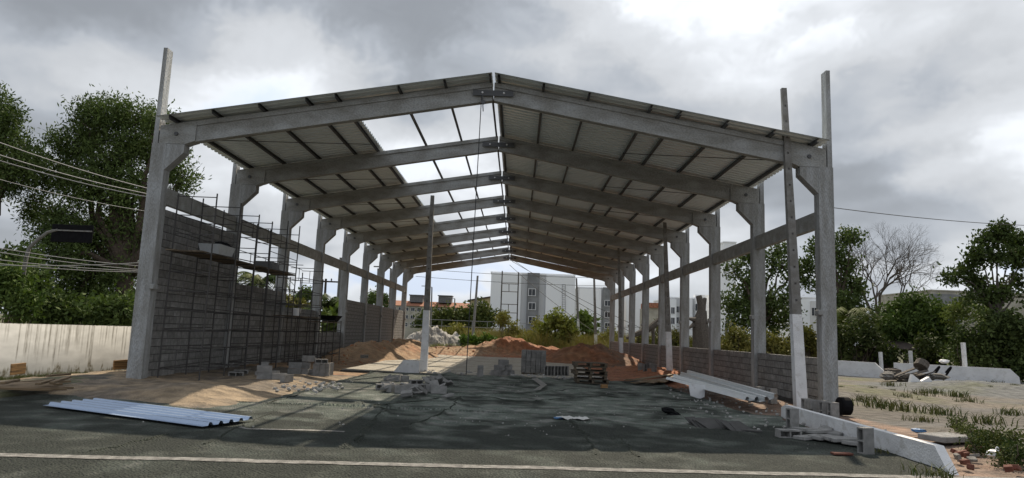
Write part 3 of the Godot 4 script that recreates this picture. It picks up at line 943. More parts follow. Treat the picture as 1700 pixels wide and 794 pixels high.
	for q in [[608, 598, 0.3], [604, 604, 1.3]]:
		loose(onground(q[0], q[1]) + Vector3(0, 0.25, 0), q[2], "side", "hollow block lying on the earth bank by the plain block wall", "blocks on the earth bank")
	# --- blocks at the back edge of the turf
	var base := onground(864, 623)
	var stack := thing("block_stack", "cube of tightly stacked dark concrete blocks on a pallet", "block stack", placev(base, -0.06))
	for x in 3:
		begin()
		box(Vector3(0.08 + x * 0.42, 0.05, -0.45), Vector3(0.09, 0.10, 1.0))
		part("bearer", M.oldboard, stack)
	for y in 6:
		for x in 5:
			for z in 2:
				put("block", block_mesh[[1, 3, 1, 0][(x * 7 + y * 3 + z) % 4]], stack, place(0.10 + x * 0.194, 0.175 + y * 0.145, -0.22 - z * 0.40, rr(-0.02, 0.02), 0, PI / 2))
	for q in [[823, 626, 0, 0], [834, 626, 0, 0], [845, 626, 0, 0], [828, 626, 1, 0], [841, 626, 1, 0], [846, 625, 1, 1], [835, 626, 2, 0]]:
		loose(onground(q[0], q[1]) + Vector3(0, 0.05 + 0.192 * q[2], 0), 0.05 + 1.5 * q[3], "flat", "dark concrete block in the low stack left beside the block cube", "low stack beside the block cube")
	loose(onground(797, 628) + Vector3(0, 0.05, 0), 0.2, "end", "lone block standing upright at the slab's front edge")
	for k in 7:
		loose(onground(907 + k * 5.6, 626) + Vector3(0, 0.03, 0), 1.35 + rr(-0.1, 0.1), "end", "concrete block in the leaning row between block cube and pallets", "leaning row of blocks")
	for q in [[1063, 622], [1071, 624], [1078, 622], [1086, 625]]:
		loose(onground(q[0], q[1]) + Vector3(0, 0.12, 0), rr(0.0, 3.0), "end", "concrete block on reddish soil behind the loose planks", "blocks on the reddish soil")
	# --- pallets
	for k in 5:
		pallet(placev(onground(981, 638) + Vector3(rr(-0.05, 0.05), 0.03 + k * 0.137, -0.35), rr(-0.09, 0.09), 0.0, 0.0), "weathered wooden pallet on the turf, %s of its stack" % ["lowest", "second from the bottom", "middle one", "second from the top", "topmost"][k])
	begin()
	bevel_box(Vector3(0, 0.06, 0), Vector3(0.22, 0.12, 0.10), 0.01)
	single("wood_offcut", M.freshboard, "small orange wood offcut in front of the pallets", "offcut", placev(onground(1003, 645), 0.4))
	# --- planks and metal channels on the right
	var heap := [[1035, 634, 1108, 637], [1052, 640, 1130, 630], [1078, 641, 1146, 626], [1098, 640, 1138, 624], [1060, 636, 1118, 628], [1110, 638, 1142, 628], [1042, 638, 1092, 643]]
	for k in heap.size():
		var q: Array = heap[k]
		board(onground(q[0], q[1]) + Vector3(0, 0.05 + k * 0.018, 0), onground(q[2], q[3]) + Vector3(0, 0.08 + k * 0.018, 0), 0.26, 0.025, "board", "loose brown plank in the heap between pallets and metal channels", "loose planks", "plank")
	var ch := ribbed(7.2, 0.46, 2, 0.09, "whitesheet")
	for k in 3:
		var a := onground(1113, 634, 0.14) + Vector3(0.05 * k, 0.14 + 0.07 * k, 0.25 * k)
		var b := onground(1258, 664, 0.25)
		a = b + (a - b).normalized() * 7.2
		var o := MeshInstance3D.new()
		o.mesh = ch
		o.name = numbered("metal_channel")
		add_child(o)
		var d := (b - a).normalized()
		var z := d.cross(Vector3.UP).normalized()
		o.transform = Transform3D(Basis(d, z.cross(d), z).rotated(d, 0.25 * k - 0.2), (a + b) * 0.5 + Vector3(-0.20 + 0.17 * k, -0.05 + 0.045 * k, 0.2 * k))
		tag(o, "long ribbed white metal channel, %s of the bundle propped by the low wall" % ["lowest", "middle one", "topmost"][k], "metal sheet", "bundle of metal channels")
	begin()
	prism(PackedVector2Array([Vector2(-0.24, 0.36), Vector2(0.24, 0.33), Vector2(0.2, 0.0), Vector2(0.05, -0.06), Vector2(-0.2, 0.02)]), -0.02, 0.02)
	single("panel_offcut", M.whitewash, "white panel offcut propping up the metal channels", "panel", placev(onground(1158, 662) + Vector3(0, 0.05, 0), 0.1, -0.15))
	for q in [[1262, 671], [1224, 651], [1283, 674]]:
		var right: bool = q[0] != 1224
		loose(onground(q[0], q[1]) + Vector3(0, 0.06, 0), 0.2 if right else 1.2, "end" if right else "side", "upright block at the near end of metal channels" if right else "block with round dark hole lying against the low wall", "upright blocks by the channels" if right else "")
	# --- blocks and pavers at the white kerb
	for q in [[1340, 693, 0], [1354, 696, 0], [1370, 699, 0], [1357, 696, 1], [1384, 701, 0]]:
		loose(onground(q[0], q[1]) + Vector3(0, 0.02 + 0.39 * q[2] * 0.5, 0), 0.15, "flat" if q[2] else "end", "grey block stacked against the foot of the end column behind kerb", "blocks at the end column's foot")
	loose(onground(1438, 754), 0.3, "end", "grey hollow block standing alone upright before the kerb wall")
	loose(onground(1309, 727), 0.05, "side", "smooth grey block on its side beside the flat pavers")
	loose(onground(1316, 713), 0.3, "end", "grey block standing upright behind the block on its side")
	var pv := [[1340, 722, 0.5], [1358, 724, 0.6], [1345, 731, 0.4], [1368, 733, 0.5], [1390, 736, 0.2], [1372, 719, 0.9], [1388, 724, 0.9], [1402, 738, 0.1], [1380, 713, 0.9], [1422, 741, 0.7]]
	for q in pv:
		begin()
		bevel_box(Vector3(0, 0.04, 0), Vector3(0.50, 0.06, 0.26), 0.008)
		single("concrete_paver", M.block2, "flat concrete paver lying loose between turf and white kerb wall", "paver", placev(onground(q[0], q[1]) + Vector3(0, rr(0.0, 0.05), 0), q[2], rr(-0.08, 0.08), rr(-0.1, 0.1)), "loose pavers by the kerb")
	begin()
	bevel_box(Vector3(0, 0.03, 0), Vector3(0.30, 0.03, 0.12), 0.005)
	single("tile_piece", M.brick, "small pinkish tile piece on dust near the upright block", "tile", placev(onground(1398, 757), 0.1))
	for k in 16:
		begin()
		bevel_box(Vector3(0, 0.0, 0), Vector3(rr(0.14, 0.26), 0.02, rr(0.34, 0.42)), 0.004)
		single("roof_tile", M.darktile, "dark flat tile in the toppled row on the turf", "tile", placev(onground(1152 + k * 5.4, 706 + 0.5 * k + rr(-2, 3)) + Vector3(0, 0.055, 0), rr(-0.5, 0.1) + 0.5, 0.35, rr(-0.1, 0.1)), "toppled dark tiles")
	begin()
	bevel_box(Vector3(0, 0.02, 0), Vector3(0.36, 0.03, 0.16), 0.005)
	single("roof_tile", M.darktile, "single dark tile lying apart from the toppled row", "tile", placev(onground(1248, 717), -0.35))
	# --- cloth, strip, bits
	var rows := []
	for j in 9:
		var row := PackedVector3Array()
		for i in 15:
			var x := (i / 14.0 - 0.5) * 0.62; var z := (j / 8.0 - 0.5) * 0.40 * (1.0 - 0.5 * absf(x))
			row.append(Vector3(x, 0.035 + 0.04 * gf.get_noise_2d(i * 4.0, j * 5.0), -z))
		rows.append(row)
	begin()
	sheet(rows, 15)
	single("white_cloth", M.cloth, "crumpled whitish cloth lying flat on the dark turf", "cloth", placev(onground(951, 697), 0.1))
	begin()
	bevel_box(Vector3(0, 0.03, 0), Vector3(0.16, 0.03, 0.12), 0.01)
	single("blue_scrap", M.blueplastic, "small blue scrap beside the crumpled cloth", "scrap", placev(onground(927, 697), 0.3))
	var sp := PackedVector3Array(); var sq := PackedVector3Array()
	for k in 9:
		var p := onground(885 + 12.0 * sin(k * 0.42), lerpf(652, 633, k / 8.0)) - onground(890, 645)
		p.y = 0.06 + 0.03 * sin(k * 0.9)
		sp.append(p); sq.append(p + Vector3(0.2, 0.03, 0.0))
	begin()
	sheet([sp, sq], 9)
	single("turf_strip", M.line, "white curled strip of turf marking on the pitch", "strip", placev(onground(890, 645)))
	begin()
	for q in [[0.0, 0.12], [0.14, 0.05]]: lump(Vector3(q[0], q[1], 0), Vector3(0.16, 0.07, 0.1), int(q[0] * 90) + 3)
	single("black_rag", M.black, "small black rag on the turf before the channels", "rag", placev(onground(1108, 689) + Vector3(0, -0.03, 0)))
	# crumbs of concrete scattered over turf, sand and the debris strip: nobody could count them
	var mm := MultiMesh.new()
	mm.transform_format = MultiMesh.TRANSFORM_3D
	begin()
	lump(Vector3.ZERO, Vector3(1, 0.6, 0.8), 12)
	mm.mesh = done(M.crumb)
	var tr := []
	for k in 1100:
		var p := Vector3()
		var s := rr(0.006, 0.022)
		if k < 230:
			p = Vector3(rr(4.3, 7.3), 0.03, rr(-24.5, -13.0))
			if p.x < 7.6 - 0.16 * (p.z + 25.0) - 1.9 and rng.randf() < 0.75: continue
			s = rr(0.012, 0.055)
		elif k < 310:
			p = Vector3(rr(-7.0, -4.4), 0.06, rr(-20.5, -16.5)); s = rr(0.02, 0.08)
		elif k < 380:
			p = Vector3(rr(-4.5, 3.5), 0.05, rr(-27.2, -25.6)); s = rr(0.04, 0.14)
		else:
			p = Vector3(rr(-6.0, 5.6), 0.012, rr(-25.0, -11.0))
			if gn.get_noise_2d(p.x * 7.0, p.z * 7.0) < 0.0: continue
		if p.x > 4.3 and p.z < -16.0: p.y = maxf(p.y, ground_height(p.x, p.z))
		tr.append(Transform3D(Basis.from_euler(Vector3(rr(0, 6), rr(0, 6), 0)).scaled(Vector3.ONE * s), p))
	mm.instance_count = tr.size()
	for k in tr.size(): mm.set_instance_transform(k, tr[k])
	var mi := MultiMeshInstance3D.new()
	mi.multimesh = mm
	mi.name = "rubble_crumbs"
	add_child(mi)
	mi.set_meta("kind", "stuff")
	tag(mi, "small grey crumbs of broken concrete scattered over turf and soil", "rubble")
	var cm := MultiMesh.new()
	cm.transform_format = MultiMesh.TRANSFORM_3D
	begin()
	lump(Vector3.ZERO, Vector3(1, 0.7, 0.85), 15)
	cm.mesh = done(M.clod)
	tr = []
	for k in 2600:
		var p := Vector3(rr(-9.0, 7.4), 0, rr(-57.0, -30.0))
		if p.x > -6.6 and p.x < 3.5 and p.z > -45.8: continue
		p.y = ground_height(p.x, p.z)
		var s := rr(0.015, 0.05) * (2.2 if rng.randf() < 0.12 else 1.0)
		tr.append(Transform3D(Basis.from_euler(Vector3(rr(0, 6), rr(0, 6), 0)).scaled(Vector3.ONE * s), p))
	cm.instance_count = tr.size()
	for k in tr.size(): cm.set_instance_transform(k, tr[k])
	var ci := MultiMeshInstance3D.new()
	ci.multimesh = cm
	ci.name = "earth_clods"
	add_child(ci)
	ci.set_meta("kind", "stuff")
	tag(ci, "reddish clods of earth strewn over the heaps in the shed", "earth")
	# --- the pale metal sheet on the turf
	var c := [onground(68, 676), onground(165, 672), onground(412, 703), onground(340, 713)]
	var mid: Vector3 = (c[0] + c[1] + c[2] + c[3]) * 0.25
	var dx: Vector3 = (c[3] - c[0] + c[2] - c[1]).normalized()
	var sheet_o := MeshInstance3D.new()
	sheet_o.mesh = ribbed(3.95, 0.98, 5, 0.045, "sky_tinted_sheet")
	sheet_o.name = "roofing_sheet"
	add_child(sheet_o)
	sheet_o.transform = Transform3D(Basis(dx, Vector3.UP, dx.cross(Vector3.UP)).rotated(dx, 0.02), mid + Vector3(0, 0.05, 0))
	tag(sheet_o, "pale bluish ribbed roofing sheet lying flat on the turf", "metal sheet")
	# --- timber pile by the stained wall
	for k in 9:
		var a := onground(-8 + rr(-6, 10), 650 + k * 2.3) + Vector3(0, 0.14 + 0.012 * k, 0)
		var b := onground(78 + rr(-10, 40), 644 + k * 2.4) + Vector3(0, 0.15, 0)
		board(a, b, rr(0.12, 0.22), 0.04, "board", "rough plank in the timber pile below the stained wall", "planks of the timber pile", "plank")
	for q in [[0, 666, 26, 657], [58, 667, 84, 656], [75, 650, 112, 644], [82, 664, 112, 650]]:
		board(onground(q[0], q[1]) + Vector3(0, 0.30, 0), onground(q[2], q[3]) + Vector3(0, 0.28, 0), 0.08, 0.045, "board", "thin batten lying across the timber pile", "battens across the timber pile", "batten")
	# --- scaffolds
	scaffold(-9.12, -8.05, -17.95, -20.9, 5.15, 3.36, "tall dark scaffold tower nearest the end column, trough on its deck")
	scaffold(-9.12, -8.1, -22.3, -25.0, 5.2, 3.38, "tall dark scaffold tower with dark box, before the wall of middle height")
	scaffold(-9.12, -8.2, -26.1, -28.9, 3.75, 1.9, "scaffold tower of middle height with a white bucket on its deck")
	scaffold(-9.05, -8.2, -30.0, -32.4, 1.95, 1.75, "lowest scaffold tower, before the open palm bay")
	begin()
	var tro := Vector3(-8.35, 3.40, -18.9)
	hexa([Vector3(-0.24, 0, 0.42), Vector3(0.24, 0, 0.42), Vector3(0.24, 0, -0.42), Vector3(-0.24, 0, -0.42), Vector3(-0.30, 0.27, 0.52), Vector3(0.30, 0.27, 0.52), Vector3(0.30, 0.27, -0.52), Vector3(-0.30, 0.27, -0.52)])
	single("mortar_trough", M.trough, "light grey mortar trough on the first scaffold deck", "trough", placev(tro))
	begin()
	for z in [-0.16, 0.12]: lump(Vector3(0, 0.06, z), Vector3(0.2, 0.09, 0.17), int(z * 100) + 40)
	single("rag_bundle", M.black, "dark rag bundle on top of the mortar trough", "rag", placev(tro + Vector3(0, 0.27, -0.3)))
	begin()
	hexa([Vector3(-0.34, 0, 0.38), Vector3(0.34, 0, 0.38), Vector3(0.34, 0, -0.38), Vector3(-0.34, 0, -0.38), Vector3(-0.28, 0.26, 0.30), Vector3(0.28, 0.26, 0.30), Vector3(0.28, 0.26, -0.30), Vector3(-0.28, 0.26, -0.30)])
	single("mortar_box", M.tank, "dark box with sloping sides on the second scaffold deck", "box", place(-8.6, 3.42, -23.4))
	begin()
	tube(PackedVector3Array([Vector3(0, 0, 0), Vector3(0, 0.28, 0), Vector3(0, 0.29, 0)]), PackedFloat32Array([0.13, 0.17, 0.15]), 14)
	single("bucket", M.plastic, "white bucket on the middle scaffold deck", "bucket", place(-8.5, 1.945, -26.7))
	begin()
	hexa([Vector3(-0.25, 0, 0.3), Vector3(0.25, 0, 0.3), Vector3(0.25, 0, -0.3), Vector3(-0.25, 0, -0.3), Vector3(-0.42, 0.28, 0.52), Vector3(0.42, 0.28, 0.52), Vector3(0.42, 0.28, -0.52), Vector3(-0.42, 0.28, -0.52)])
	single("barrow_tray", M.black, "black barrow tray on the lowest scaffold", "tray", place(-8.5, 1.80, -31.6))
	# --- rope from the ridge
	var rp := thing("hoist_rope", "thin rope with pulley hanging from the first ridge plate", "rope", place(RIDGE - 0.30, 0, FIRST + 0.05))
	begin()
	bar(Vector3(0, 7.74, 0), Vector3(-0.06, 0.55, 0.0), 0.012, 5)
	part("rope", M.cable, rp)
	begin()
	tube(PackedVector3Array([Vector3(0.05, 7.55, -0.03), Vector3(0.05, 7.55, 0.03)]), PackedFloat32Array([0.06, 0.06]), 10)
	bar(Vector3(0.02, 7.72, 0), Vector3(0.06, 7.30, 0), 0.014, 5)
	part("pulley", M.steel, rp)
	# --- the lot to the right
	var pts := [Vector3(15.0, 0, -42.0), Vector3(19.75, 0, -38.2), Vector3(19.95, 0, -37.4), Vector3(24.6, 0, -34.6)]
	for k in 2:
		var a: Vector3 = pts[k * 2]; var b: Vector3 = pts[k * 2 + 1]
		var l := (b - a).length()
		begin()
		prism(PackedVector2Array([Vector2(0, -0.2), Vector2(l, -0.2), Vector2(l + (0.0 if k else 0.1), 0.35), Vector2(l - 0.35, 0.80), Vector2(0, 0.85)]) if k == 0 else PackedVector2Array([Vector2(0, -0.2), Vector2(l, -0.2), Vector2(l - 0.05, 0.45), Vector2(l - 0.4, 0.83), Vector2(0, 0.86)]), -0.14, 0.0)
		var d := (b - a).normalized()
		var z := d.cross(Vector3.UP)
		single("lot_wall", M.whitewash, ["low white wall behind sandy lot, ending in a jagged break", "low white wall running behind the gravel heap, white post above it"][k], "wall", Transform3D(Basis(d, Vector3.UP, z), a))
	var junk := thing("junk_heap", "heap of grey boards, bark and scrap against the white lot wall", "heap", placev(onground(1515, 636)))
	for k in 12:
		begin()
		lump(Vector3(rr(-1.3, 1.0), rr(0.05, 0.45), rr(-0.6, 0.5)), Vector3(rr(0.25, 0.6), rr(0.12, 0.25), rr(0.2, 0.45)), 60 + k)
		part("lump", M.greybark if k % 2 else M.stone, junk)
	for k in 6:
		begin()
		var a := Vector3(rr(-1.6, -0.4), rr(0.05, 0.3), rr(0, 0.6))
		box(a + Vector3(0.7, 0.25, 0), Vector3(rr(1.1, 1.9), 0.04, 0.2), Basis.from_euler(Vector3(rr(-0.3, 0.3), rr(-0.5, 0.5), rr(0.2, 0.5))))
		part("plank", M.greybark, junk)
	begin()
	tube(PackedVector3Array([Vector3(0.35, 0.75, 0.1), Vector3(0.55, 1.0, 0.0)]), PackedFloat32Array([0.32, 0.30]), 12)
	part("log", M.greybark, junk)
	for q in [[0.8, 0.6], [1.35, 0.55]]:
		begin()
		var arc := PackedVector3Array()
		for k in 9: arc.append(Vector3(q[0] + 0.42 * sin(k * 0.35), 0.05 + 0.78 * sin(k * 0.28 + 0.2), 0.2))
		tube(arc, PackedFloat32Array([0.05]), 6)
		part("tyre_arc", M.black, junk)
	begin()
	prism(PackedVector2Array([Vector2(-0.5, 0.0), Vector2(0.55, 0.1), Vector2(0.35, 0.42), Vector2(0.0, 0.22), Vector2(-0.35, 0.5)]), -0.1, 0.1)
	single("white_scrap", M.plastic, "torn white plastic scrap in front of the junk heap", "scrap", placev(onground(1528, 644) + Vector3(0, 0.05, 0)))
	begin()
	lump(Vector3(0, 0.08, 0), Vector3(0.32, 0.10, 0.2), 5)
	single("white_bag", M.plastic, "white bag lying on top of the lot wall behind junk", "bag", placev(atz(1568, 603, -36.4)))
	for q in [[1604, 620, 566, -37.0], [1464, 606, 582, -44.0], [1376, 604, 565, -44.0], [1514, 606, 580, -44.0]]:
		var b := atz(q[0], q[1], q[3]); b.y = -0.1
		var h := atz(q[0] - 2, q[2], q[3])
		begin()
		box(Vector3(0, h.y * 0.5, 0), Vector3(0.16, h.y, 0.16))
		single("fence_post", M.whitewash, "leaning white post just behind the lot wall, clear of the trees" if q[0] == 1604 else "pale concrete fence post behind the low lot wall", "post", placev(b, 0.2, 0, 0.04), "" if q[0] == 1604 else "fence posts behind the lot wall")
	begin()
	tube(PackedVector3Array([Vector3(-0.13, 0.20, 0), Vector3(-0.11, 0.20, 0), Vector3(0.11, 0.20, 0), Vector3(0.13, 0.20, 0)]), PackedFloat32Array([0.15, 0.21, 0.21, 0.15]), 16)
	single("old_tyre", M.black, "black tyre standing behind the end column on the lot side", "tyre", placev(onground(1402, 689), 0.1))
	begin()
	bevel_box(Vector3(0, 0.06, 0), Vector3(0.75, 0.10, 0.5), 0.012)
	single("concrete_slab", M.block2, "flat grey slab lying on the ground behind the kerb wall", "slab", placev(onground(1572, 741) + Vector3(0, 0.08, 0), 0.4))
	begin()
	lump(Vector3(0, 0.04, 0), Vector3(0.15, 0.045, 0.08), 3)
	single("blue_scrap", M.blueplastic, "blue plastic scrap on dark soil behind the kerb wall", "scrap", placev(onground(1525, 729) + Vector3(0, 0.1, 0)))
	begin()
	lump(Vector3(0, 0.06, 0), Vector3(0.11, 0.07, 0.09), 8)
	lump(Vector3(0.06, 0.12, 0), Vector3(0.035, 0.05, 0.03), 9)
	single("plastic_bag", M.plastic, "knotted white plastic bag on rubble beside the weeds", "bag", placev(onground(1650, 771) + Vector3(0, 0.08, 0)))
	for k in 18:
		begin()
		bevel_box(Vector3.ZERO, Vector3(rr(0.06, 0.18), rr(0.04, 0.09), rr(0.05, 0.12)), 0.006)
		var g := onground(rr(1585, 1690), rr(752, 792))
		single("brick_piece", M.brick if k % 3 else M.stone, "broken red brick piece at the kerb wall's broken end" if k % 3 else "grey mortar piece among the red brick rubble", "brick" if k % 3 else "rubble", placev(g + Vector3(0, 0.09, 0), rr(0, 3), rr(-0.4, 0.4), rr(-0.4, 0.4)), "red brick pieces" if k % 3 else "mortar pieces in the brick rubble")

# ---------------------------------------------------------------- plants
func leaves(n: int, long: float, wide: float, spread: float, sd: int, droop := 0.0) -> ArrayMesh:     # a spray of single leaves
	var g := RandomNumberGenerator.new()
	g.seed = sd
	st = SurfaceTool.new()
	st.begin(Mesh.PRIMITIVE_TRIANGLES)
	st.set_smooth_group(-1)
	for k in n:
		var d := Vector3(g.randfn(), g.randfn() * 0.8 - droop, g.randfn()).normalized()
		var p := Vector3(g.randfn(), g.randfn() * 0.8, g.randfn()) * spread * 0.5
		var s := d.cross(Vector3(g.randfn(), g.randfn(), g.randfn())).normalized()
		var up := s.cross(d)
		var l := long * g.randf_range(0.7, 1.2); var w := wide * g.randf_range(0.8, 1.2)
		var b := p + d * l * 0.5 + up * l * 0.06
		st.set_color(Color(1, 1, 1))
		tri(p, b - s * w * 0.5, p + d * l)
		tri(p, p + d * l, b + s * w * 0.5)
	return done(M.leaf)
var sprays := {}
func crown(t: Node3D, lobes: Array, density: float, spray: String, dark: Color, light: Color, scale := 1.0, called := "crown", flat := 0.85, hollow_core := 0.35) -> void:
	var tr := []; var cs := []
	for l in lobes:
		var c: Vector3 = l[0]; var r: float = l[1]
		var n := int(density * r * r)
		for k in n:
			var d := Vector3(rng.randfn(), rng.randfn(), rng.randfn()).normalized()
			var q := lerpf(hollow_core, 1.0, sqrt(rng.randf())) * (1.0 + 0.10 * rng.randfn())
			var p := c + Vector3(d.x, d.y * flat, d.z) * r * q
			if gn.get_noise_3d(p.x * 12.0, p.y * 12.0, p.z * 12.0) > 0.11: continue
			tr.append(Transform3D(Basis.from_euler(Vector3(rr(0, TAU), rr(0, TAU), rr(0, TAU))).scaled(Vector3.ONE * scale * rr(0.75, 1.3)), p))
			cs.append(dark.lerp(light, clampf(rng.randf() * 0.9 + 0.5 * gf.get_noise_3d(p.x * 5.0, p.y * 5.0, p.z * 5.0), 0.0, 1.0)))
	var mm := MultiMesh.new()
	mm.transform_format = MultiMesh.TRANSFORM_3D
	mm.use_colors = true
	mm.mesh = sprays[spray]
	mm.instance_count = tr.size()
	for k in tr.size():
		mm.set_instance_transform(k, tr[k])
		mm.set_instance_color(k, cs[k])
	var o := MultiMeshInstance3D.new()
	o.multimesh = mm
	o.name = called
	o.set_meta("kind", "stuff")
	t.add_child(o, true)
func limb(a: Vector3, b: Vector3, r0: float, r1: float, wander: float, n := 6) -> PackedVector3Array:
	var pts := PackedVector3Array(); var rad := PackedFloat32Array()
	for k in n + 1:
		var f := float(k) / n
		var p := a.lerp(b, f)
		if k > 0 and k < n: p += Vector3(rng.randfn(), rng.randfn() * 0.5, rng.randfn()) * wander
		pts.append(p); rad.append(lerpf(r0, r1, f))
	tube(pts, rad, 7)
	return pts
# a tree: base on the ground, lobes as [photo u, v, radius in photo pixels, depth offset] at the tree's depth
func tree(called: String, label: String, u: float, z: float, px: Array, trunk: float, density: float, spray: String, dark: Color, light: Color, scale := 1.0, fork := 0.35, bark := "bark", group := "", core := 0.35) -> Node3D:
	var base := Vector3(atz(u, 560, z).x, 0, z)
	var t := thing(called, label, "tree", placev(base), group)
	var lobes := []
	var k := -z / FOCAL
	var top := 0.0
	for q in px:
		var dz: float = q[3] if q.size() > 3 else rr(-1.0, 1.0) * q[2] * k
		var c := atz(q[0], q[1], z + dz) - base
		lobes.append([c, q[2] * k * 0.86])
		top = maxf(top, c.y)
	begin()
	var head := Vector3(rr(-0.3, 0.3), top * fork, rr(-0.3, 0.3))
	limb(Vector3(0, -0.3, 0), head, trunk, trunk * 0.72, trunk * 0.25)
	part("trunk", M[bark], t)
	begin()
	for l in lobes:
		var mid := head.lerp(l[0], 0.5) + Vector3(0, 0.12 * top * rr(0.3, 1.0), 0)
		limb(head + Vector3(0, rr(-0.5, 0.1), 0), mid, trunk * 0.42, trunk * 0.24, trunk * 0.3, 4)
		limb(mid, l[0], trunk * 0.24, trunk * 0.07, trunk * 0.35, 4)
		for n in 5:
			var d := Vector3(rng.randfn(), rng.randfn() * 0.7 + 0.3, rng.randfn()).normalized()
			limb(mid.lerp(l[0], rr(0.5, 1.0)), l[0] + d * l[1] * 0.85, trunk * 0.09, trunk * 0.02, trunk * 0.3, 3)
	part("limbs", M[bark], t)
	crown(t, lobes, density, spray, dark, light, scale, "crown", 0.85, core)
	return t
func twigs(p: Vector3, d: Vector3, l: float, r: float, depth: int) -> void:
	var e := p + d * l
	var m := p + d * l * 0.5 + Vector3(rng.randfn(), rng.randfn(), rng.randfn()) * l * 0.06
	tube(PackedVector3Array([p, m, e]), PackedFloat32Array([r, r * 0.85, r * 0.68]), 5 if depth > 3 else 3)
	if depth == 0: return
	for k in (3 if depth > 4 or rng.randf() < 0.35 else 2):
		var s := d.cross(Vector3(rng.randfn(), rng.randfn(), rng.randfn())).normalized()
		var nd := (d + s * rr(0.35, 0.85) + Vector3(0, 0.10, 0)).normalized()
		twigs(e if k else m.lerp(e, 0.8), nd, l * rr(0.66, 0.84), r * rr(0.52, 0.66), depth - 1)
func palm(label: String, u: float, v: float, z: float, n: int, long: float) -> void:
	var head := atz(u, v, z)
	var base := Vector3(head.x + 0.3, 0, z)
	var t := thing("palm_tree", label, "tree", placev(base))
	begin()
	limb(Vector3(0, -0.3, 0), head - base, 0.20, 0.13, 0.06)
	part("trunk", M.greybark, t)
	for k in n:
		st = SurfaceTool.new()
		st.begin(Mesh.PRIMITIVE_TRIANGLES)
		st.set_smooth_group(-1)
		var a := TAU * k / n + rr(-0.25, 0.25)
		var lift := rr(0.25, 1.25)
		var dir := Vector3(cos(a), 0, sin(a))
		var side := dir.cross(Vector3.UP)
		var last := head - base
		var c := Color(0.035, 0.065, 0.015).lerp(Color(0.10, 0.115, 0.03), rng.randf())
		for i in 22:
			var f := (i + 1) / 22.0
			var p := head - base + dir * long * (f - 0.15 * f * f * lift) + Vector3(0, long * (lift * f * 0.75 - 0.95 * f * f), 0)
			st.set_color(c)
			var w := long * 0.30 * sin(PI * (0.12 + 0.86 * f)) + 0.05
			for s in [-1.0, 1.0]:
				var tip: Vector3 = p + side * s * w * 0.8 + Vector3(0, -w * rr(0.35, 0.8), 0) + dir * w * 0.5
				tri(last, p, tip)
			quad(last - side * 0.015, last + side * 0.015, p + side * 0.015, p - side * 0.015)
			last = p
		part("frond", M.leaf, t)
func shrub(label: String, px: Array, z: float, density: float, spray: String, dark: Color, light: Color, scale := 1.0, group := "", called := "shrub") -> void:
	var base := Vector3(atz(px[0][0], 560, z).x, 0, z)
	var t := thing(called, label, "shrub", placev(base), group)
	var lobes := []
	for q in px:
		lobes.append([atz(q[0], q[1], z + rr(-0.6, 0.6)) - base, q[2] * -z / FOCAL])
	begin()
	for l in lobes:
		for n in 3: limb(Vector3(l[0].x * 0.6 + rr(-0.2, 0.2), -0.1, rr(-0.2, 0.2)), l[0] + Vector3(rr(-0.4, 0.4), rr(0, 0.6), rr(-0.4, 0.4)) * l[1], 0.035, 0.012, 0.05, 4)
	part("stems", M.bark, t)
	crown(t, lobes, density, spray, dark, light, scale, "foliage", 1.0, 0.1)
func tuft_mesh(n: int, high: float, spread: float, c0: Color, c1: Color, sd: int) -> ArrayMesh:
	var g := RandomNumberGenerator.new()
	g.seed = sd
	st = SurfaceTool.new()
	st.begin(Mesh.PRIMITIVE_TRIANGLES)
	st.set_smooth_group(-1)
	for k in n:
		var p := Vector3(g.randfn() * spread * 0.4, -0.03, g.randfn() * spread * 0.4)
		var lean := Vector3(g.randfn(), 0, g.randfn()) * 0.35
		var h := high * g.randf_range(0.5, 1.1)
		var s := Vector3(g.randfn(), 0, g.randfn()).normalized() * (0.012 + 0.006 * high)
		var m := p + (Vector3.UP + lean * 0.5) * h * 0.55
		st.set_color(c0.lerp(c1, g.randf()))
		quad(p - s, p + s, m + s * 0.8, m - s * 0.8)
		tri(m - s * 0.8, m + s * 0.8, p + (Vector3.UP * 0.92 + lean * 1.3) * h)
	return done(M.blade)
func scatter(called: String, label: String, category: String, mesh: Mesh, tr: Array) -> void:
	var mm := MultiMesh.new()
	mm.transform_format = MultiMesh.TRANSFORM_3D
	mm.mesh = mesh
	mm.instance_count = tr.size()
	for k in tr.size(): mm.set_instance_transform(k, tr[k])
	var o := MultiMeshInstance3D.new()
	o.multimesh = mm
	o.name = called
	add_child(o)
	o.set_meta("kind", "stuff")
	tag(o, label, category)
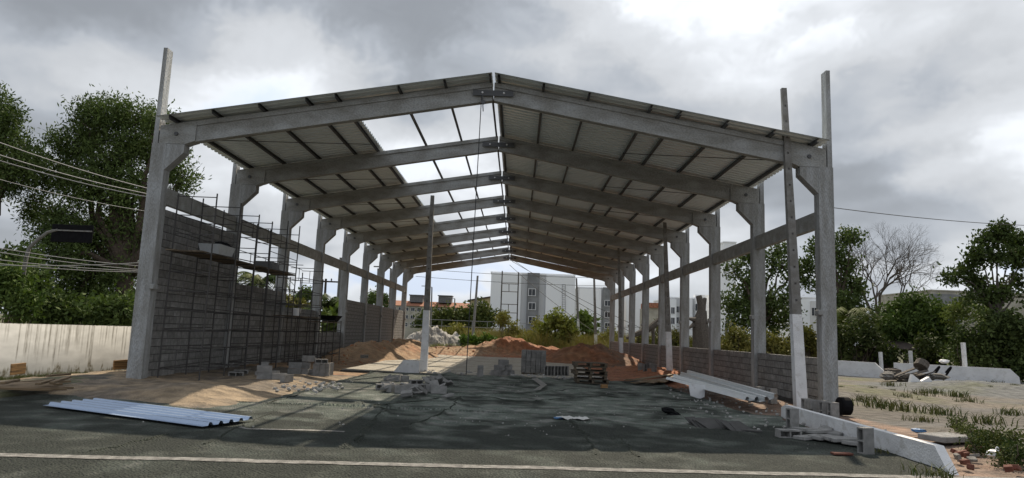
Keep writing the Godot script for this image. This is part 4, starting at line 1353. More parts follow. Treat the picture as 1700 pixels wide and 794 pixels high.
func make_plants() -> void:
	sprays.mango = leaves(18, 0.26, 0.085, 0.55, 1, 0.35)
	sprays.round = leaves(16, 0.26, 0.13, 0.5, 2, 0.1)
	sprays.fine = leaves(18, 0.16, 0.07, 0.36, 3, 0.0)
	sprays.broad = leaves(9, 0.42, 0.24, 0.45, 4, 0.2)
	var deep := Color(0.050, 0.075, 0.024); var mid := Color(0.14, 0.19, 0.058); var olive := Color(0.12, 0.13, 0.035); var yellow := Color(0.24, 0.21, 0.06)
	# left: the big tree behind the stained wall
	tree("mango_tree", "huge dark dense tree behind the stained wall, its crown above the column", 195, -42, [[185, 185, 42], [150, 200, 38], [225, 195, 38], [262, 200, 30], [120, 235, 42], [185, 250, 55], [245, 255, 45], [80, 285, 45], [150, 305, 55], [215, 320, 55], [290, 275, 34], [305, 300, 24], [60, 345, 34], [110, 375, 52], [170, 390, 55], [225, 390, 45], [85, 430, 52], [150, 455, 55], [205, 455, 45], [115, 500, 50], [180, 515, 45], [240, 505, 35]], 0.62, 130, "mango", deep, mid, 1.0, 0.28, "bark")
	tree("mango_tree", "dark leafy tree at the street side of the stained wall, beside the huge one", -60, -40, [[-15, 170, 32], [5, 195, 34], [10, 235, 38], [-30, 245, 60], [40, 265, 34], [-20, 300, 45], [-60, 200, 60], [20, 300, 32], [-70, 330, 60]], 0.5, 130, "mango", deep, mid, 1.0, 0.4)
	shrub("bright green bush rising above the stained wall at the sign's foot", [[20, 470, 26], [8, 500, 30], [35, 505, 24], [-15, 480, 30]], -30, 260, "round", Color(0.05, 0.085, 0.02), Color(0.13, 0.18, 0.05), 0.9)
	shrub("dark hedge mass filling the gap between stained wall and huge tree", [[60, 520, 28], [95, 515, 26], [135, 525, 26], [170, 525, 26], [205, 520, 26], [60, 470, 26], [5, 440, 22], [35, 435, 22]], -34, 200, "round", deep, mid, 1.0)
	palm("small palm with drooping fronds behind the second scaffold bay", 432, 466, -40, 15, 2.3)
	palm("full palm behind the low walled bay, beside the utility pole", 543, 505, -43, 18, 2.7)
	shrub("leafy banana clump filling the low walled bay under the palm", [[536, 530, 14], [555, 540, 14], [545, 550, 12], [560, 520, 10]], -41, 420, "broad", mid, Color(0.17, 0.21, 0.06), 0.9)
	tree("far_tree", "round green tree seen over the third scaffold's wall", 505, -70, [[508, 490, 12], [497, 495, 12], [518, 497, 12], [488, 502, 10], [480, 508, 10]], 0.3, 210, "round", deep, mid, 1.1)
	shrub("pale green palm-like scrub over the wall beside second scaffold", [[478, 503, 10], [488, 510, 10], [500, 512, 10]], -55, 300, "broad", olive, yellow * 0.8, 0.9)
	tree("far_tree", "small dark tree top above the plain brownish block walls", 625, -75, [[620, 495, 9], [632, 497, 9], [640, 500, 8], [612, 502, 7]], 0.3, 210, "round", deep, mid, 1.1)
	# far green before the houses
	for q in [[735, 525, 16, "broad"], [758, 530, 18, "round"], [775, 524, 15, "broad"], [708, 530, 14, "round"], [800, 522, 18, "round"]]:
		tree("far_tree", "bushy green tree in front of the red roofed houses" if q[0] < 790 else "taller green tree at the yellow gabled house's corner", q[0], -115, [[q[0], q[1], q[2]], [q[0] - q[2] * 0.7, q[1] + 8, q[2] * 0.7], [q[0] + q[2] * 0.8, q[1] + 7, q[2] * 0.7], [q[0] + 2, q[1] + 16, q[2] * 0.8]], 0.25, 46, "round", deep, olive, 2.2, 0.35, "bark", "bushy trees before the red roofs" if q[0] < 790 else "")
	# weeds and bushes at the far end, leaf colours raised to read as sunlit
	shrub("tall yellow green bush before the apartment block", [[925, 530, 17], [912, 545, 17], [940, 545, 18], [926, 560, 22], [905, 560, 15], [948, 562, 16]], -64, 105, "broad", olive * 1.2, Color(0.28, 0.31, 0.08), 0.8)
	shrub("dark green rounded bush beside the long pale footed post", [[970, 530, 13], [982, 538, 12], [960, 545, 14], [975, 555, 14]], -68, 150, "broad", mid, Color(0.12, 0.17, 0.04), 0.9)
	shrub("broad leaved bright green plant at the weathered pale post", [[775, 568, 12], [765, 572, 9], [788, 570, 9]], -60, 300, "broad", Color(0.06, 0.12, 0.025), Color(0.13, 0.21, 0.05), 0.7)
	shrub("broad leaved green plant right of the weathered pale post", [[806, 566, 11], [815, 570, 9], [799, 572, 8]], -60, 300, "broad", Color(0.06, 0.12, 0.025), Color(0.13, 0.21, 0.05), 0.7)
	for q in [[752, 548, 12], [742, 556, 10], [880, 558, 13], [892, 545, 11], [868, 568, 10], [850, 548, 9], [1000, 566, 10], [900, 572, 12], [938, 574, 10], [1015, 555, 9], [836, 528, 8], [878, 572, 11]]:
		shrub("yellowish weedy bush in the overgrown strip beyond the earth heaps", [[q[0], q[1], q[2]], [q[0] + q[2] * 0.8, q[1] + 5, q[2] * 0.8], [q[0] - q[2] * 0.7, q[1] + 6, q[2] * 0.7]], -63 - rr(0, 6), 170, "fine", olive * 1.3, yellow * 1.2, 1.5, "weedy bushes beyond the heaps")
	var tr := []
	for k in 2600:
		var p := Vector3(rr(-9.0, 22.0), 0, rr(-60.0, -80.0))
		if p.x < -3.0 and p.z > -66.0: continue
		tr.append(Transform3D(Basis(Vector3.UP, rr(0, TAU)).scaled(Vector3.ONE * rr(0.5, 1.15) * (1.0 if gn.get_noise_2d(p.x * 6.0, p.z * 6.0) > -0.15 else 0.55)), p))
	scatter("dry_weeds", "tall yellow brown weeds filling the overgrown strip beyond the shed", "weeds", tuft_mesh(26, 2.1, 0.7, Color(0.28, 0.22, 0.085), Color(0.19, 0.205, 0.055), 7), tr)
	tr = []
	for k in 1500:
		var p := Vector3(rr(-7.0, 12.0), 0, rr(-57.5, -63.0))
		if gn.get_noise_2d(p.x * 8.0, p.z * 5.0) < -0.1: continue
		tr.append(Transform3D(Basis(Vector3.UP, rr(0, TAU)).scaled(Vector3.ONE * rr(0.5, 1.1)), p))
	scatter("low_weeds", "low bright green weeds edging the far end of the earth floor", "weeds", tuft_mesh(22, 0.7, 0.7, Color(0.11, 0.18, 0.04), Color(0.25, 0.25, 0.065), 8), tr)
	# white spoil heaps
	for q in [[725, 578, 5.2, 1.75, -61, 4.0, "pale grey rubble heap with weeds beyond the earth floor"], [848, 578, 2.6, 1.0, -61, 2.4, "smaller whitish rubble heap behind the orange earth heap"]]:
		var c := atz(q[0], q[1], q[4])
		var rows := []
		for j in 41:
			var row := PackedVector3Array()
			for i in 61:
				var x := (i / 60.0 - 0.5) * 2.4; var z := (j / 40.0 - 0.5) * 2.4
				var d := clampf(1.0 - Vector2(x, z).length(), 0.0, 1.0)
				var f := absf(gf.get_noise_2d(x * 45.0 + q[0], z * 45.0)) + 0.5 * absf(gf.get_noise_2d(x * 110.0, z * 110.0))
				row.append(Vector3(x * q[2] * 0.8, -0.12 + q[3] * (smoothstep(0.0, 0.8, d) * (0.75 + 0.6 * gn.get_noise_2d(x * 18.0, z * 18.0)) + 0.35 * f * minf(d * 4.0, 1.0)), -z * q[5] * 0.8))
			rows.append(row)
		begin()
		sheet(rows, 61)
		single("rubble_heap", M.rubble, q[6], "heap", placev(Vector3(c.x, 0, q[4])))
	# right of the shed
	tree("leafy_tree", "large dense tree behind the low wall, seen between the end columns", 1262, -58, [[1288, 414, 20], [1250, 428, 22], [1218, 447, 20], [1300, 438, 24], [1262, 455, 22], [1318, 460, 22], [1240, 482, 26], [1216, 505, 24], [1262, 505, 30], [1292, 500, 26], [1240, 530, 24], [1285, 535, 28], [1310, 525, 18], [1214, 530, 14]], 0.42, 62, "round", deep, Color(0.11, 0.145, 0.045), 1.25, 0.32)
	tree("leafy_tree", "upright dark tree just behind the end column, touching the bare tree", 1400, -58, [[1398, 395, 20], [1418, 392, 14], [1360, 415, 20], [1385, 425, 22], [1345, 445, 22], [1410, 440, 18], [1352, 470, 18], [1395, 465, 25], [1418, 480, 20], [1402, 505, 26], [1428, 470, 14], [1420, 530, 22], [1440, 515, 18]], 0.36, 60, "round", deep, Color(0.11, 0.145, 0.045), 1.25, 0.35)
	var bare := thing("bare_tree", "tall leafless tree with fine spreading twigs above the round tree", "tree", placev(Vector3(atz(1462, 560, -64).x, 0, -64)))
	begin()
	rng.seed = 4242
	limb(Vector3(0, -0.3, 0), Vector3(-0.3, 4.2, 0), 0.34, 0.25, 0.1)
	part("trunk", M.greybark, bare)
	begin()
	for d in [Vector3(-0.55, 1.0, 0.1), Vector3(0.15, 1.0, -0.3), Vector3(0.95, 0.75, 0.1), Vector3(-0.1, 1.0, 0.5)]:
		twigs(Vector3(-0.3, 4.1, 0), d.normalized(), rr(2.0, 2.55), 0.15, 7)
	part("branches", M.greybark, bare)
	tree("round_tree", "round bushy green tree in front of the bare tree, over the hut", 1525, -50, [[1520, 508, 22], [1490, 522, 24], [1550, 520, 24], [1475, 548, 22], [1515, 545, 32], [1560, 550, 26], [1535, 572, 26], [1500, 570, 20], [1578, 565, 16]], 0.22, 150, "fine", Color(0.045, 0.075, 0.018), Color(0.095, 0.135, 0.035), 1.9, 0.25)
	tree("airy_tree", "slender airy tree with clumped umbrella foliage at the lot's far side", 1655, -42, [[1660, 385, 16], [1640, 400, 16], [1685, 400, 16], [1620, 425, 16], [1655, 425, 16], [1690, 430, 18], [1605, 450, 12], [1575, 465, 12], [1588, 455, 8], [1620, 470, 13], [1640, 490, 15], [1668, 485, 12], [1700, 470, 18], [1720, 420, 24], [1715, 495, 18], [1610, 495, 12]], 0.16, 210, "round", deep, Color(0.065, 0.09, 0.025), 1.0, 0.45, "greybark")
	shrub("dark dense bush mass behind the lot wall under the airy tree", [[1610, 560, 26], [1645, 550, 30], [1680, 555, 30], [1720, 560, 34], [1625, 595, 26], [1660, 600, 28], [1700, 605, 30], [1590, 585, 20]], -41, 120, "round", Color(0.035, 0.052, 0.018), Color(0.10, 0.13, 0.04), 1.1)
	shrub("yellow green bush glowing behind the lot wall next to the round tree", [[1585, 525, 16], [1605, 515, 16], [1640, 520, 16], [1665, 528, 14]], -48, 130, "fine", mid, Color(0.17, 0.19, 0.05), 1.6)
	shrub("dark shaded undergrowth around the hut behind the lot wall", [[1400, 560, 22], [1425, 555, 20], [1445, 570, 16], [1440, 540, 16], [1475, 585, 14], [1545, 595, 18], [1570, 600, 18], [1525, 600, 12], [1400, 590, 18], [1478, 592, 10], [1540, 575, 16]], -46, 130, "round", Color(0.03, 0.045, 0.015), Color(0.08, 0.095, 0.03), 1.1)
	palm("feathery palm behind the end column, before the upright tree", 1408, 520, -50, 13, 2.6)
	for q in [[1220, 560, 16], [1245, 570, 14], [1290, 575, 16], [1320, 570, 16], [1345, 575, 14], [1200, 575, 12], [1275, 565, 14], [1335, 555, 12]]:
		shrub("olive scrub bush behind the low block wall under the dense tree", [[q[0], q[1], q[2]], [q[0] + 8, q[1] + 6, q[2] * 0.8]], -50 - rr(0, 5), 210, "fine", olive * 0.8, yellow * 0.9, 1.7, "scrub behind the low walls")
	for q in [[1062, 560, 10], [1085, 565, 12], [1118, 560, 12], [1135, 570, 12], [1185, 565, 12], [1098, 548, 9]]:
		shrub("dry brown green scrub behind the low wall near the dead stump", [[q[0], q[1], q[2]], [q[0] + 7, q[1] + 6, q[2] * 0.8]], -56 - rr(0, 5), 170, "fine", Color(0.13, 0.11, 0.05), olive, 1.7, "scrub near the dead stump")
	# dead stump and fallen limb
	var sb := Vector3(atz(1166, 560, -47).x, 0, -47)
	var dead := thing("dead_stump", "thick dead tree stump with a forked broken top behind low wall", "stump", placev(sb))
	begin()
	tube(PackedVector3Array([Vector3(0.1, -0.2, 0), atz(1165, 560, -47) - sb, atz(1162, 535, -47) - sb, atz(1166, 515, -47) - sb]), PackedFloat32Array([0.75, 0.62, 0.5, 0.30]), 9)
	tube(PackedVector3Array([atz(1165, 520, -47) - sb, atz(1164, 505, -47) - sb, atz(1160, 491, -47) - sb]), PackedFloat32Array([0.30, 0.26, 0.20]), 8)
	tube(PackedVector3Array([atz(1166, 515, -47) - sb, atz(1168, 505, -47) - sb, atz(1171, 495, -47) - sb]), PackedFloat32Array([0.24, 0.18, 0.12]), 7)
	part("trunk", M.greybark, dead)
	for q in [[[1163, 545], [1150, 540], [1144, 545]], [[1167, 540], [1172, 537], [1175, 535]], [[1163, 530], [1152, 531], [1143, 529]]]:
		begin()
		tube(PackedVector3Array([atz(q[0][0], q[0][1], -47) - sb, atz(q[1][0], q[1][1], -46.8) - sb, atz(q[2][0], q[2][1], -46.6) - sb]), PackedFloat32Array([0.26, 0.16, 0.08]), 6)
		part("broken_limb", M.greybark, dead)
	begin()
	var fb := Vector3(atz(1075, 560, -54).x, 0, -54)
	tube(PackedVector3Array([atz(1040, 562, -54) - fb, atz(1062, 553, -54) - fb, atz(1080, 545, -54) - fb, atz(1098, 530, -54) - fb]), PackedFloat32Array([0.12, 0.22, 0.27, 0.24]), 7)
	tube(PackedVector3Array([atz(1083, 543, -54) - fb, atz(1085, 555, -54) - fb, Vector3(0.45, -0.1, 0)]), PackedFloat32Array([0.16, 0.13, 0.12]), 6)
	single("fallen_trunk", M.greybark, "dark fallen tree trunk leaning behind the low wall near yellow roof", "trunk", placev(fb))
	# weeds on the lot
	var tm := [tuft_mesh(70, 0.36, 0.55, Color(0.05, 0.075, 0.025), Color(0.13, 0.125, 0.05), 31), tuft_mesh(60, 0.28, 0.6, Color(0.06, 0.08, 0.028), Color(0.15, 0.135, 0.055), 32)]
	var spots := [[1462, 678, 1.1], [1505, 684, 1.2], [1440, 668, 0.8], [1530, 662, 1.0], [1545, 655, 0.9], [1500, 665, 0.7], [1405, 622, 1.4], [1440, 624, 1.6], [1590, 660, 1.0], [1610, 668, 0.8], [1560, 690, 0.9], [1480, 645, 0.9], [1640, 705, 0.9], [1530, 700, 0.7], [1545, 792, 0.7], [1465, 752, 0.45], [1655, 640, 1.0], [1595, 640, 1.2], [1680, 690, 0.8]]
	for k in spots.size():
		var q: Array = spots[k]
		var o := MeshInstance3D.new()
		o.mesh = tm[k % 2]
		o.name = numbered("weed_tuft")
		add_child(o)
		var p := onground(q[0], q[1])
		p.y = ground_height(p.x, p.z)
		o.transform = Transform3D(Basis(Vector3.UP, k * 1.3).scaled(Vector3.ONE * q[2]), p)
		tag(o, "small tuft of green brown weeds on the sandy lot", "weeds", "weed tufts on the lot")
	tr = []
	for k in 380:
		var p := Vector3(rr(8.2, 26.0), 0, rr(-40.0, -9.0))
		if gn.get_noise_2d(p.x * 4.0 - 80.0, p.z * 4.0 + 20.0) < 0.08: continue
		p.y = ground_height(p.x, p.z) - 0.01
		tr.append(Transform3D(Basis(Vector3.UP, rr(0, TAU)).scaled(Vector3.ONE * rr(0.12, 0.34)), p))
	for k in 260:
		var f := rng.randf()
		var p := Vector3(-14.6, 0, -7.0).lerp(Vector3(-10.9, 0, -25.0), f) + Vector3(rr(0.1, 0.7), 0, 0)
		p.y = ground_height(p.x, p.z) - 0.02
		tr.append(Transform3D(Basis(Vector3.UP, rr(0, TAU)).scaled(Vector3.ONE * rr(0.2, 0.45)), p))
	scatter("grass", "thin grass growing in patches on the lot and along the stained wall", "grass", tm[0], tr)
	var cb := onground(1640, 745)
	var cl := thing("creeping_bush", "straggling green bush behind the kerb wall's broken end", "shrub", placev(cb))
	var lb := []
	for q in [[1590, 703, 0.18], [1600, 714, 0.20], [1612, 726, 0.24], [1632, 738, 0.24], [1650, 742, 0.28], [1672, 746, 0.26], [1690, 750, 0.30], [1625, 745, 0.2], [1705, 762, 0.3], [1680, 764, 0.2], [1583, 695, 0.14], [1660, 730, 0.18]]:
		var g := onground(q[0], q[1] + 14)
		lb.append([g + Vector3(0, q[2] * 0.65, 0) - cb, q[2]])
	begin()
	for l in lb: limb(Vector3(l[0].x, 0, l[0].z), l[0] + Vector3(rr(-0.2, 0.2), 0.2, 0), 0.015, 0.006, 0.03, 3)
	part("stems", M.bark, cl)
	crown(cl, lb, 620, "fine", Color(0.035, 0.055, 0.018), Color(0.11, 0.12, 0.04), 0.38, "foliage", 0.7, 0.1)

# ---------------------------------------------------------------- far buildings, poles and wires
func window(parent: Node3D, p: Vector3, w: float, h: float) -> void:
	begin()
	box(Vector3(0, h * 0.5 + 0.05, 0.04), Vector3(w + 0.2, 0.1, 0.10)); box(Vector3(0, -h * 0.5 - 0.05, 0.06), Vector3(w + 0.24, 0.1, 0.14))
	for x in [-w * 0.5 - 0.05, 0.0, w * 0.5 + 0.05]: box(Vector3(x, 0, 0.04), Vector3(0.1 if x else 0.06, h, 0.10))
	var f := part("window", M.frame, parent)
	f.position = p
	begin()
	box(Vector3(0, 0, 0.0), Vector3(w, h, 0.04))
	part("pane", M.glass, f)
func block_house(called: String, label: String, u0: float, u1: float, v: float, z: float, deep: float, m: String, bays: Array, wins: Array) -> Node3D:
	# bays: [u0, u1, v top, proud in metres, material]; wins: [u, v, wide, high, proud]
	var a := atz(u0, v, z); var b := atz(u1, v, z)
	var base := Vector3((a.x + b.x) * 0.5, 0, z)
	var t := thing(called, label, "building", placev(base))
	var high := (a.y + b.y) * 0.5
	begin()
	box(Vector3(0, high * 0.5 - 0.5, -deep * 0.5), Vector3(b.x - a.x, high + 1.0, deep))
	part("wall", M[m], t)
	begin()
	box(Vector3(0, high + 0.12, -deep * 0.5), Vector3(b.x - a.x + 0.3, 0.28, deep + 0.3))
	part("parapet", M.facade if m.begins_with("facade") else M[m], t)
	for q in bays:
		var c := atz(q[0], q[2], z); var d := atz(q[1], q[2], z)
		begin()
		box(Vector3((c.x + d.x) * 0.5 - base.x, c.y * 0.5 - 0.5, q[3] * 0.5 - 0.4), Vector3(d.x - c.x, c.y + 1.0, q[3] + 0.8))
		part("bay", M[q[4]], t)
	for q in wins:
		window(t, atz(q[0], q[1], z) - base + Vector3(0, 0, q[4] + 0.02), q[2], q[3])
	return t
func wire(label: String, a: Vector3, b: Vector3, sag: float, r := 0.012, m := "cable", group := "") -> void:
	begin()
	var pts := PackedVector3Array()
	for k in 17:
		var f := k / 16.0
		pts.append(a.lerp(b, f) - a + Vector3(0, -4.0 * sag * f * (1.0 - f), 0))
	tube(pts, PackedFloat32Array([r]), 4)
	single("power_line", M[m], label, "wire", placev(a), group)
func make_far() -> void:
	var apt := block_house("apartment_building", "large pale apartment block with a dark grey window bay, seen through the shed", 816, 954, 456, -126, 22.0, "facademid",
		[[816, 866, 453, 0.5, "facade"], [866, 876, 456, 0.1, "facademid"], [876, 896, 453.5, 0.9, "facadegrey"], [907, 955, 458, 0.6, "facade"]],
		[[883, 486, 1.15, 1.15, 0.9], [883, 509, 1.15, 1.15, 0.9], [883, 532, 1.15, 1.15, 0.9]])
	var ab := apt.position
	begin()
	var l0 := atz(933, 473, -126) - ab; var l1 := atz(933, 520, -126) - ab
	for x in [0.0, 0.55]: bar(l0 + Vector3(x, 0, 0.8), l1 + Vector3(x, 0, 0.8), 0.04, 4)
	for k in 14: bar(l0.lerp(l1, k / 13.0) + Vector3(0, 0, 0.8), l0.lerp(l1, k / 13.0) + Vector3(0.55, 0, 0.8), 0.03, 4)
	part("ladder", M.railing, apt)
	block_house("apartment_building", "second apartment block behind the large pale one, one column of windows", 960, 1036, 479, -175, 24.0, "facademid",
		[[962, 998, 479, 0.6, "facade"], [1001, 1015, 477.5, 1.0, "facadegrey"], [1019, 1036, 480, 0.6, "facade"]],
		[[1008, 504, 1.4, 1.3, 1.0], [1008, 523, 1.4, 1.3, 1.0], [1008, 541, 1.4, 1.3, 1.0]])
	block_house("apartment_building", "plain pale apartment end wall beside the shed's last right columns", 1040, 1070, 484, -190, 22.0, "facade", [], [])
	block_house("apartment_building", "stepped pale apartment row behind the dead stump", 1112, 1182, 496, -185, 22.0, "facademid",
		[[1112, 1122, 497, 0.8, "facade"], [1128, 1148, 495, 1.2, "facade"], [1153, 1181, 490, 1.6, "facade"]],
		[[1116, 516, 0.9, 1.6, 0.8], [1126, 514, 0.9, 1.6, 0.0], [1116, 533, 0.9, 1.6, 0.8], [1126, 532, 0.9, 1.6, 0.0], [1155, 511, 1.0, 1.8, 1.6], [1155, 530, 1.0, 1.8, 1.6]])
	block_house("tower_block", "tall narrow white tower partly hidden by the dense tree", 1202, 1222, 403, -170, 12.0, "facade", [], [])
	block_house("apartment_building", "pale low block with dark doorway below the dense tree", 1196, 1240, 533, -120, 10.0, "facade", [[1204, 1221, 533, 0.3, "facadegrey"]], [[1208, 549, 1.1, 1.6, 0.3]])
	block_house("apartment_building", "white block showing between the two dense trees", 1322, 1358, 495, -180, 20.0, "facade", [[1345, 1358, 500, 0.8, "facademid"]], [[1350, 518, 1.4, 2.0, 0.8]])
	block_house("apartment_building", "pale wall just beyond the end column, mostly hidden by trees", 1384, 1410, 497, -190, 20.0, "facademid", [], [])
	block_house("apartment_building", "long grey flat roofed building behind the airy tree", 1546, 1760, 487, -150, 22.0, "cream", [[1546, 1592, 488, 0.6, "facadegrey"]], [])
	# small house with an orange roof
	var z := -140.0
	var a := atz(1074, 511, z); var b := atz(1100, 511, z)
	var hs := thing("roofed_house", "small cream house with orange tiled roof behind the fallen trunk", "house", placev(Vector3((a.x + b.x) * 0.5, 0, z)))
	begin()
	box(Vector3(0, a.y * 0.5, -4), Vector3(b.x - a.x, a.y, 8))
	part("wall", M.cream, hs)
	begin()
	prism(PackedVector2Array([Vector2(-(b.x - a.x) * 0.55, a.y), Vector2((b.x - a.x) * 0.55, a.y), Vector2((b.x - a.x) * 0.55, a.y + 1.0), Vector2(-(b.x - a.x) * 0.55, a.y + 1.0)]), -6.0, 0.5)
	part("roof", M.rooftile, hs)
	# red roofed terrace far left of centre
	z = -250.0
	a = atz(640, 506, z); b = atz(784, 507, z)
	var bz := Vector3((a.x + b.x) * 0.5, 0, z)
	var row := thing("terrace_building", "long cream three storey building with red tiled roof and two roof tanks", "building", placev(bz))
	var wd := b.x - a.x
	begin()
	box(Vector3(0, a.y * 0.5 - 1.0, -5.5), Vector3(wd, a.y + 2.0, 11))
	part("wall", M.cream, row)
	begin()
	for s in [0.0]:
		var e := a.y - 0.1; var r := a.y + 1.9
		quad(Vector3(-wd * 0.51, e, 0.8), Vector3(wd * 0.51, e, 0.8), Vector3(wd * 0.51, r, -5.5), Vector3(-wd * 0.51, r, -5.5))
		quad(Vector3(wd * 0.51, e, -11.8), Vector3(-wd * 0.51, e, -11.8), Vector3(-wd * 0.51, r, -5.5), Vector3(wd * 0.51, r, -5.5))
		tri(Vector3(wd * 0.51, e, 0.8), Vector3(wd * 0.51, e, -11.8), Vector3(wd * 0.51, r, -5.5)); tri(Vector3(-wd * 0.51, e, -11.8), Vector3(-wd * 0.51, e, 0.8), Vector3(-wd * 0.51, r, -5.5))
	part("roof", M.rooftile, row)
	for q in [[679, 700, 490, 502], [727, 748, 491, 503]]:
		var c := atz(q[0], q[2], z) - bz; var d := atz(q[1], q[3], z) - bz
		begin()
		box(Vector3((c.x + d.x) * 0.5, (c.y + d.y) * 0.5, -4.5), Vector3(d.x - c.x, c.y - d.y, 5.0))
		box(Vector3((c.x + d.x) * 0.5, c.y + 0.15, -4.5), Vector3(d.x - c.x + 0.6, 0.3, 5.6))
		part("tank_house", M.tank, row)
	for r in 3:
		for k in 14:
			window(row, Vector3(-wd * 0.47 + k * wd * 0.072, a.y - 1.3 - r * 2.75, 0.02), 1.3, 1.2)
	# yellow gabled house
	z = -160.0
	a = atz(780, 500, z); b = atz(816, 494, z)
	var gb := Vector3((a.x + b.x) * 0.5, 0, z)
	var gh := thing("gabled_house", "yellow house with a dark sloping roof edge beside the apartment block", "house", placev(gb))
	var hw := (b.x - a.x) * 0.5
	begin()
	prism(PackedVector2Array([Vector2(-hw, -1), Vector2(hw, -1), Vector2(hw, b.y), Vector2(-hw, a.y)]), -12.0, 0.0)
	part("wall", M.yellow, gh)
	begin()
	prism(PackedVector2Array([Vector2(-hw - 0.5, a.y - 0.1), Vector2(hw + 0.3, b.y + 0.05), Vector2(hw + 0.3, b.y + 0.35), Vector2(-hw - 0.5, a.y + 0.25)]), -12.5, 0.5)
	part("roof", M.oldtile, gh)
	for q in [[797, 505], [804, 505], [790, 520], [803, 520]]: window(gh, atz(q[0], q[1], z) - gb + Vector3(0, 0, 0.02), 0.9, 1.0)
	# low wall and railing before the apartments
	a = Vector3(-22, 0, -92); b = Vector3(30, 0, -92)
	var fence := thing("boundary_fence", "low pale wall with thin railing before the apartment block", "fence", placev(a))
	begin()
	box(Vector3(26, 0.9, 0), Vector3(52, 1.8, 0.15))
	part("wall", M.cream, fence)
	begin()
	for y in [2.2, 3.0]: bar(Vector3(0, y, 0), Vector3(52, y, 0), 0.03, 4)
	part("rail", M.railing, fence)
	for k in 27:
		begin()
		bar(Vector3(k * 2.0, 1.8, 0), Vector3(k * 2.0, 3.05, 0), 0.03, 4)
		part("railing_post", M.railing, fence)
	# tiled hut behind the lot wall
	var hb := Vector3(atz(1497, 590, -47.5).x, 0, -47.5)
	var hut := thing("open_hut", "dark open hut with old tiled roof behind the lot wall", "hut", placev(hb))
	begin()
	var e0 := atz(1500, 580, -47.5).y
	quad(Vector3(-1.7, e0, 0.6), Vector3(1.5, e0, 0.6), Vector3(0.8, e0 + 0.6, -1.6), Vector3(-0.9, e0 + 0.6, -1.6))
	quad(Vector3(1.5, e0, -3.6), Vector3(-1.7, e0, -3.6), Vector3(-0.9, e0 + 0.6, -1.6), Vector3(0.8, e0 + 0.6, -1.6))
	tri(Vector3(1.5, e0, 0.6), Vector3(1.5, e0, -3.6), Vector3(0.8, e0 + 0.6, -1.6)); tri(Vector3(-1.7, e0, -3.6), Vector3(-1.7, e0, 0.6), Vector3(-0.9, e0 + 0.6, -1.6))
	part("roof", M.oldtile, hut)
	for x in [-1.3, 0.1, 1.2]:
		begin()
		box(Vector3(x, e0 * 0.5, 0.2), Vector3(0.16, e0, 0.16))
		part("post", M.greybark, hut)
	begin()
	box(Vector3(-0.2, e0 * 0.5, -3.2), Vector3(2.8, e0, 0.15))
	part("back_wall", M.oldtile, hut)
	# poles
	for q in [[541, 463, 535, 560, -62, 1], [566, 428, 558, 560, -46, 0], [628, 446, 625, 560, -66, 0], [649, 446, 646, 560, -66, 2], [717, 477, 715, 560, -110, 2], [755, 496, 753, 560, -125, 2]]:
		var h := atz(q[0], q[1], q[4]); var f := atz(q[2], q[3], q[4])
		f.y = 0.0
		var nm := ["pole behind the left block walls", "wooden utility pole with insulator crossarm beside the full palm", "slim lamp pole with a short arm"][q[5]] as String
		if q[5] == 0: nm = "slim grey pole behind the low walled bay, taller than the tie beam" if q[0] == 566 else "slim grey pole rising over the plain brownish walls"
		if q[5] == 2: nm = {649: "slim lamp pole with short arm at the last left bays", 717: "far lamp pole beside the grey pole, before red roofs", 755: "far lamp pole before the red roof's right end"}[q[0]]
		var t := thing("utility_pole" if q[5] == 1 else ("lamp_pole" if q[5] == 2 else "grey_pole"), nm, "pole", placev(f))
		begin()
		tube(PackedVector3Array([Vector3(0, -0.2, 0), h - f]), PackedFloat32Array([0.15, 0.10]), 8)
		part("shaft", M.rust if q[5] == 1 else M.pole, t)
		if q[5] == 1:
			begin()
			box(h - f + Vector3(0.15, -0.25, 0), Vector3(2.3, 0.13, 0.13))
			part("crossarm", M.rust, t)
			for x in [-0.9, 0.5, 1.2]:
				begin()
				tube(PackedVector3Array([h - f + Vector3(x, -0.19, 0), h - f + Vector3(x, -0.02, 0), h - f + Vector3(x, 0.05, 0)]), PackedFloat32Array([0.05, 0.07, 0.03]), 8)
				part("insulator", M.tank, t)
		elif q[5] == 2:
			begin()
			bar(h - f, h - f + Vector3(-1.3, 0.15, 0), 0.05, 6)
			box(h - f + Vector3(-1.4, 0.13, 0), Vector3(0.5, 0.1, 0.2))
			part("lamp_arm", M.pole, t)
	# road sign over the stained wall, seen from behind
	var sgn := thing("road_sign", "large dark overhead sign seen from behind on a bent pole", "sign", placev(Vector3(atz(28, 510, -30).x, 0, -30)))
	var o := sgn.position
	begin()
	tube(PackedVector3Array([Vector3(0, -0.2, 0), atz(30, 500, -30) - o, atz(43, 428, -30) - o, atz(48, 412, -30) - o, atz(60, 400, -30) - o, atz(78, 386, -30) - o, atz(96, 382, -30) - o]), PackedFloat32Array([0.11, 0.10, 0.085, 0.08, 0.075, 0.07, 0.065]), 8)
	part("pole", M.pole, sgn)
	var s0 := atz(87, 372, -30) - o; var s1 := atz(152, 404, -30) - o
	begin()
	bevel_box((s0 + s1) * 0.5, Vector3(s1.x - s0.x, s0.y - s1.y, 0.05), 0.01)
	part("panel", M.black, sgn)
	begin()
	box((s0 + s1) * 0.5 + Vector3(0, 0.12, 0.05), Vector3(s1.x - s0.x - 0.05, 0.06, 0.05))
	part("rail", M.pole, sgn)
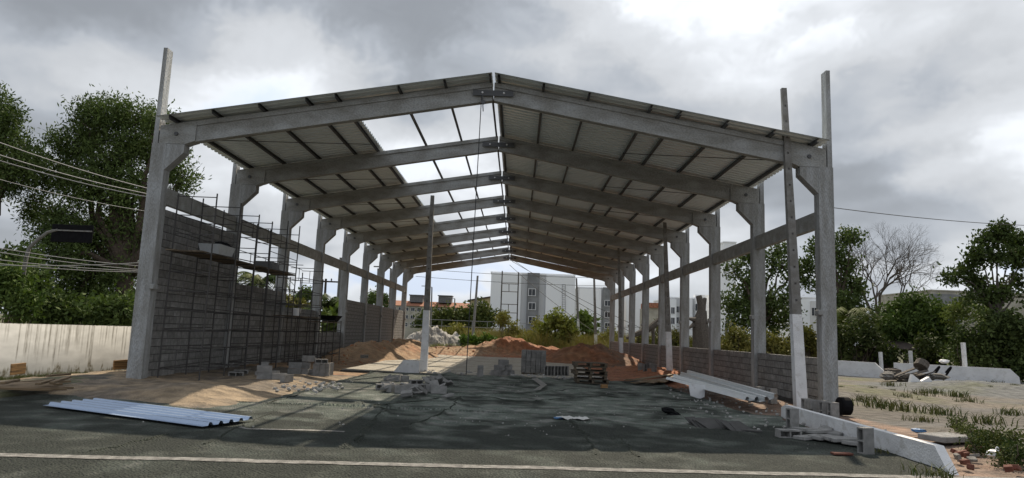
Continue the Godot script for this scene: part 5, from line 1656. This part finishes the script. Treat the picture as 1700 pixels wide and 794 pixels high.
	# wires
	for q in [[-30, 226, 250, 314, 0], [-30, 248, 250, 323, 1], [-30, 258, 250, 328, 2], [-30, 290, 250, 352, 3]]:
		wire("pale power line crossing the huge tree, %s of four above the sign" % ["highest", "second", "third", "lowest and thinnest"][q[4]], atz(q[0], q[1], -27), atz(q[2], q[3], -33), 0.12, 0.020 if q[4] < 3 else 0.012, "palecable", "upper power lines at the big tree")
	for q in [[-30, 407, 235, 442], [-30, 414, 235, 448], [-30, 428, 235, 450], [-30, 435, 235, 452], [-30, 440, 235, 436]]:
		wire("sagging cable in the bundle below the sign panel", atz(q[0], q[1], -26), atz(q[2], q[3], -30), 0.08, 0.014, "palecable", "cable bundle below the sign")
	wire("thin wire running from the end column over the lot", atz(1384, 345, -17.6), atz(1760, 376, -24), 0.10, 0.010)
	for q in [[850, 434, 1112, 566], [852, 432, 1060, 558], [846, 440, 1000, 560]]:
		wire("thin cable slanting down behind the shed's far end", atz(q[0], q[1], -70), atz(q[2], q[3], -64), 0.3, 0.022, "cable", "slanting cables behind the shed")
	for q in [[690, 446, 1010, 462], [690, 459, 1010, 475]]:
		wire("thin level cable strung across behind the far gable", atz(q[0], q[1], -63), atz(q[2], q[3], -63), 0.15, 0.018, "cable", "level cables behind the far gable")

# ----------------------------------------------------------------
func _ready() -> void:
	rng.seed = 2024
	cam = Camera3D.new()
	cam.name = "camera"
	cam.position = Vector3(0, 1.6, 0)
	cam.rotation = Vector3(0.1352, 0.013, 0.0395)
	cam.fov = rad_to_deg(2.0 * atan(397.0 / FOCAL))
	cam.near = 0.1
	cam.far = 3000.0
	add_child(cam)
	var env := Environment.new()
	env.background_mode = Environment.BG_SKY
	env.sky = Sky.new()
	env.sky.sky_material = make_sky()
	env.background_energy_multiplier = 1.0
	env.tonemap_mode = Environment.TONE_MAPPER_LINEAR
	env.tonemap_exposure = 1.5
	env.sdfgi_enabled = true
	env.ssao_enabled = true
	env.ssil_enabled = true
	var we := WorldEnvironment.new()
	we.environment = env
	we.name = "environment"
	add_child(we)
	var sun := DirectionalLight3D.new()
	sun.name = "sun"
	sun.light_energy = 1.2
	sun.light_color = Color(1.0, 0.94, 0.85)
	sun.light_angular_distance = 0.6
	sun.shadow_enabled = true
	add_child(sun)
	sun.look_at_from_position(Vector3(0.24, 1.0, -0.93), Vector3.ZERO)
	make_materials()
	make_ground()
	make_shed()
	make_walls()
	make_site()
	make_far()
	make_plants()
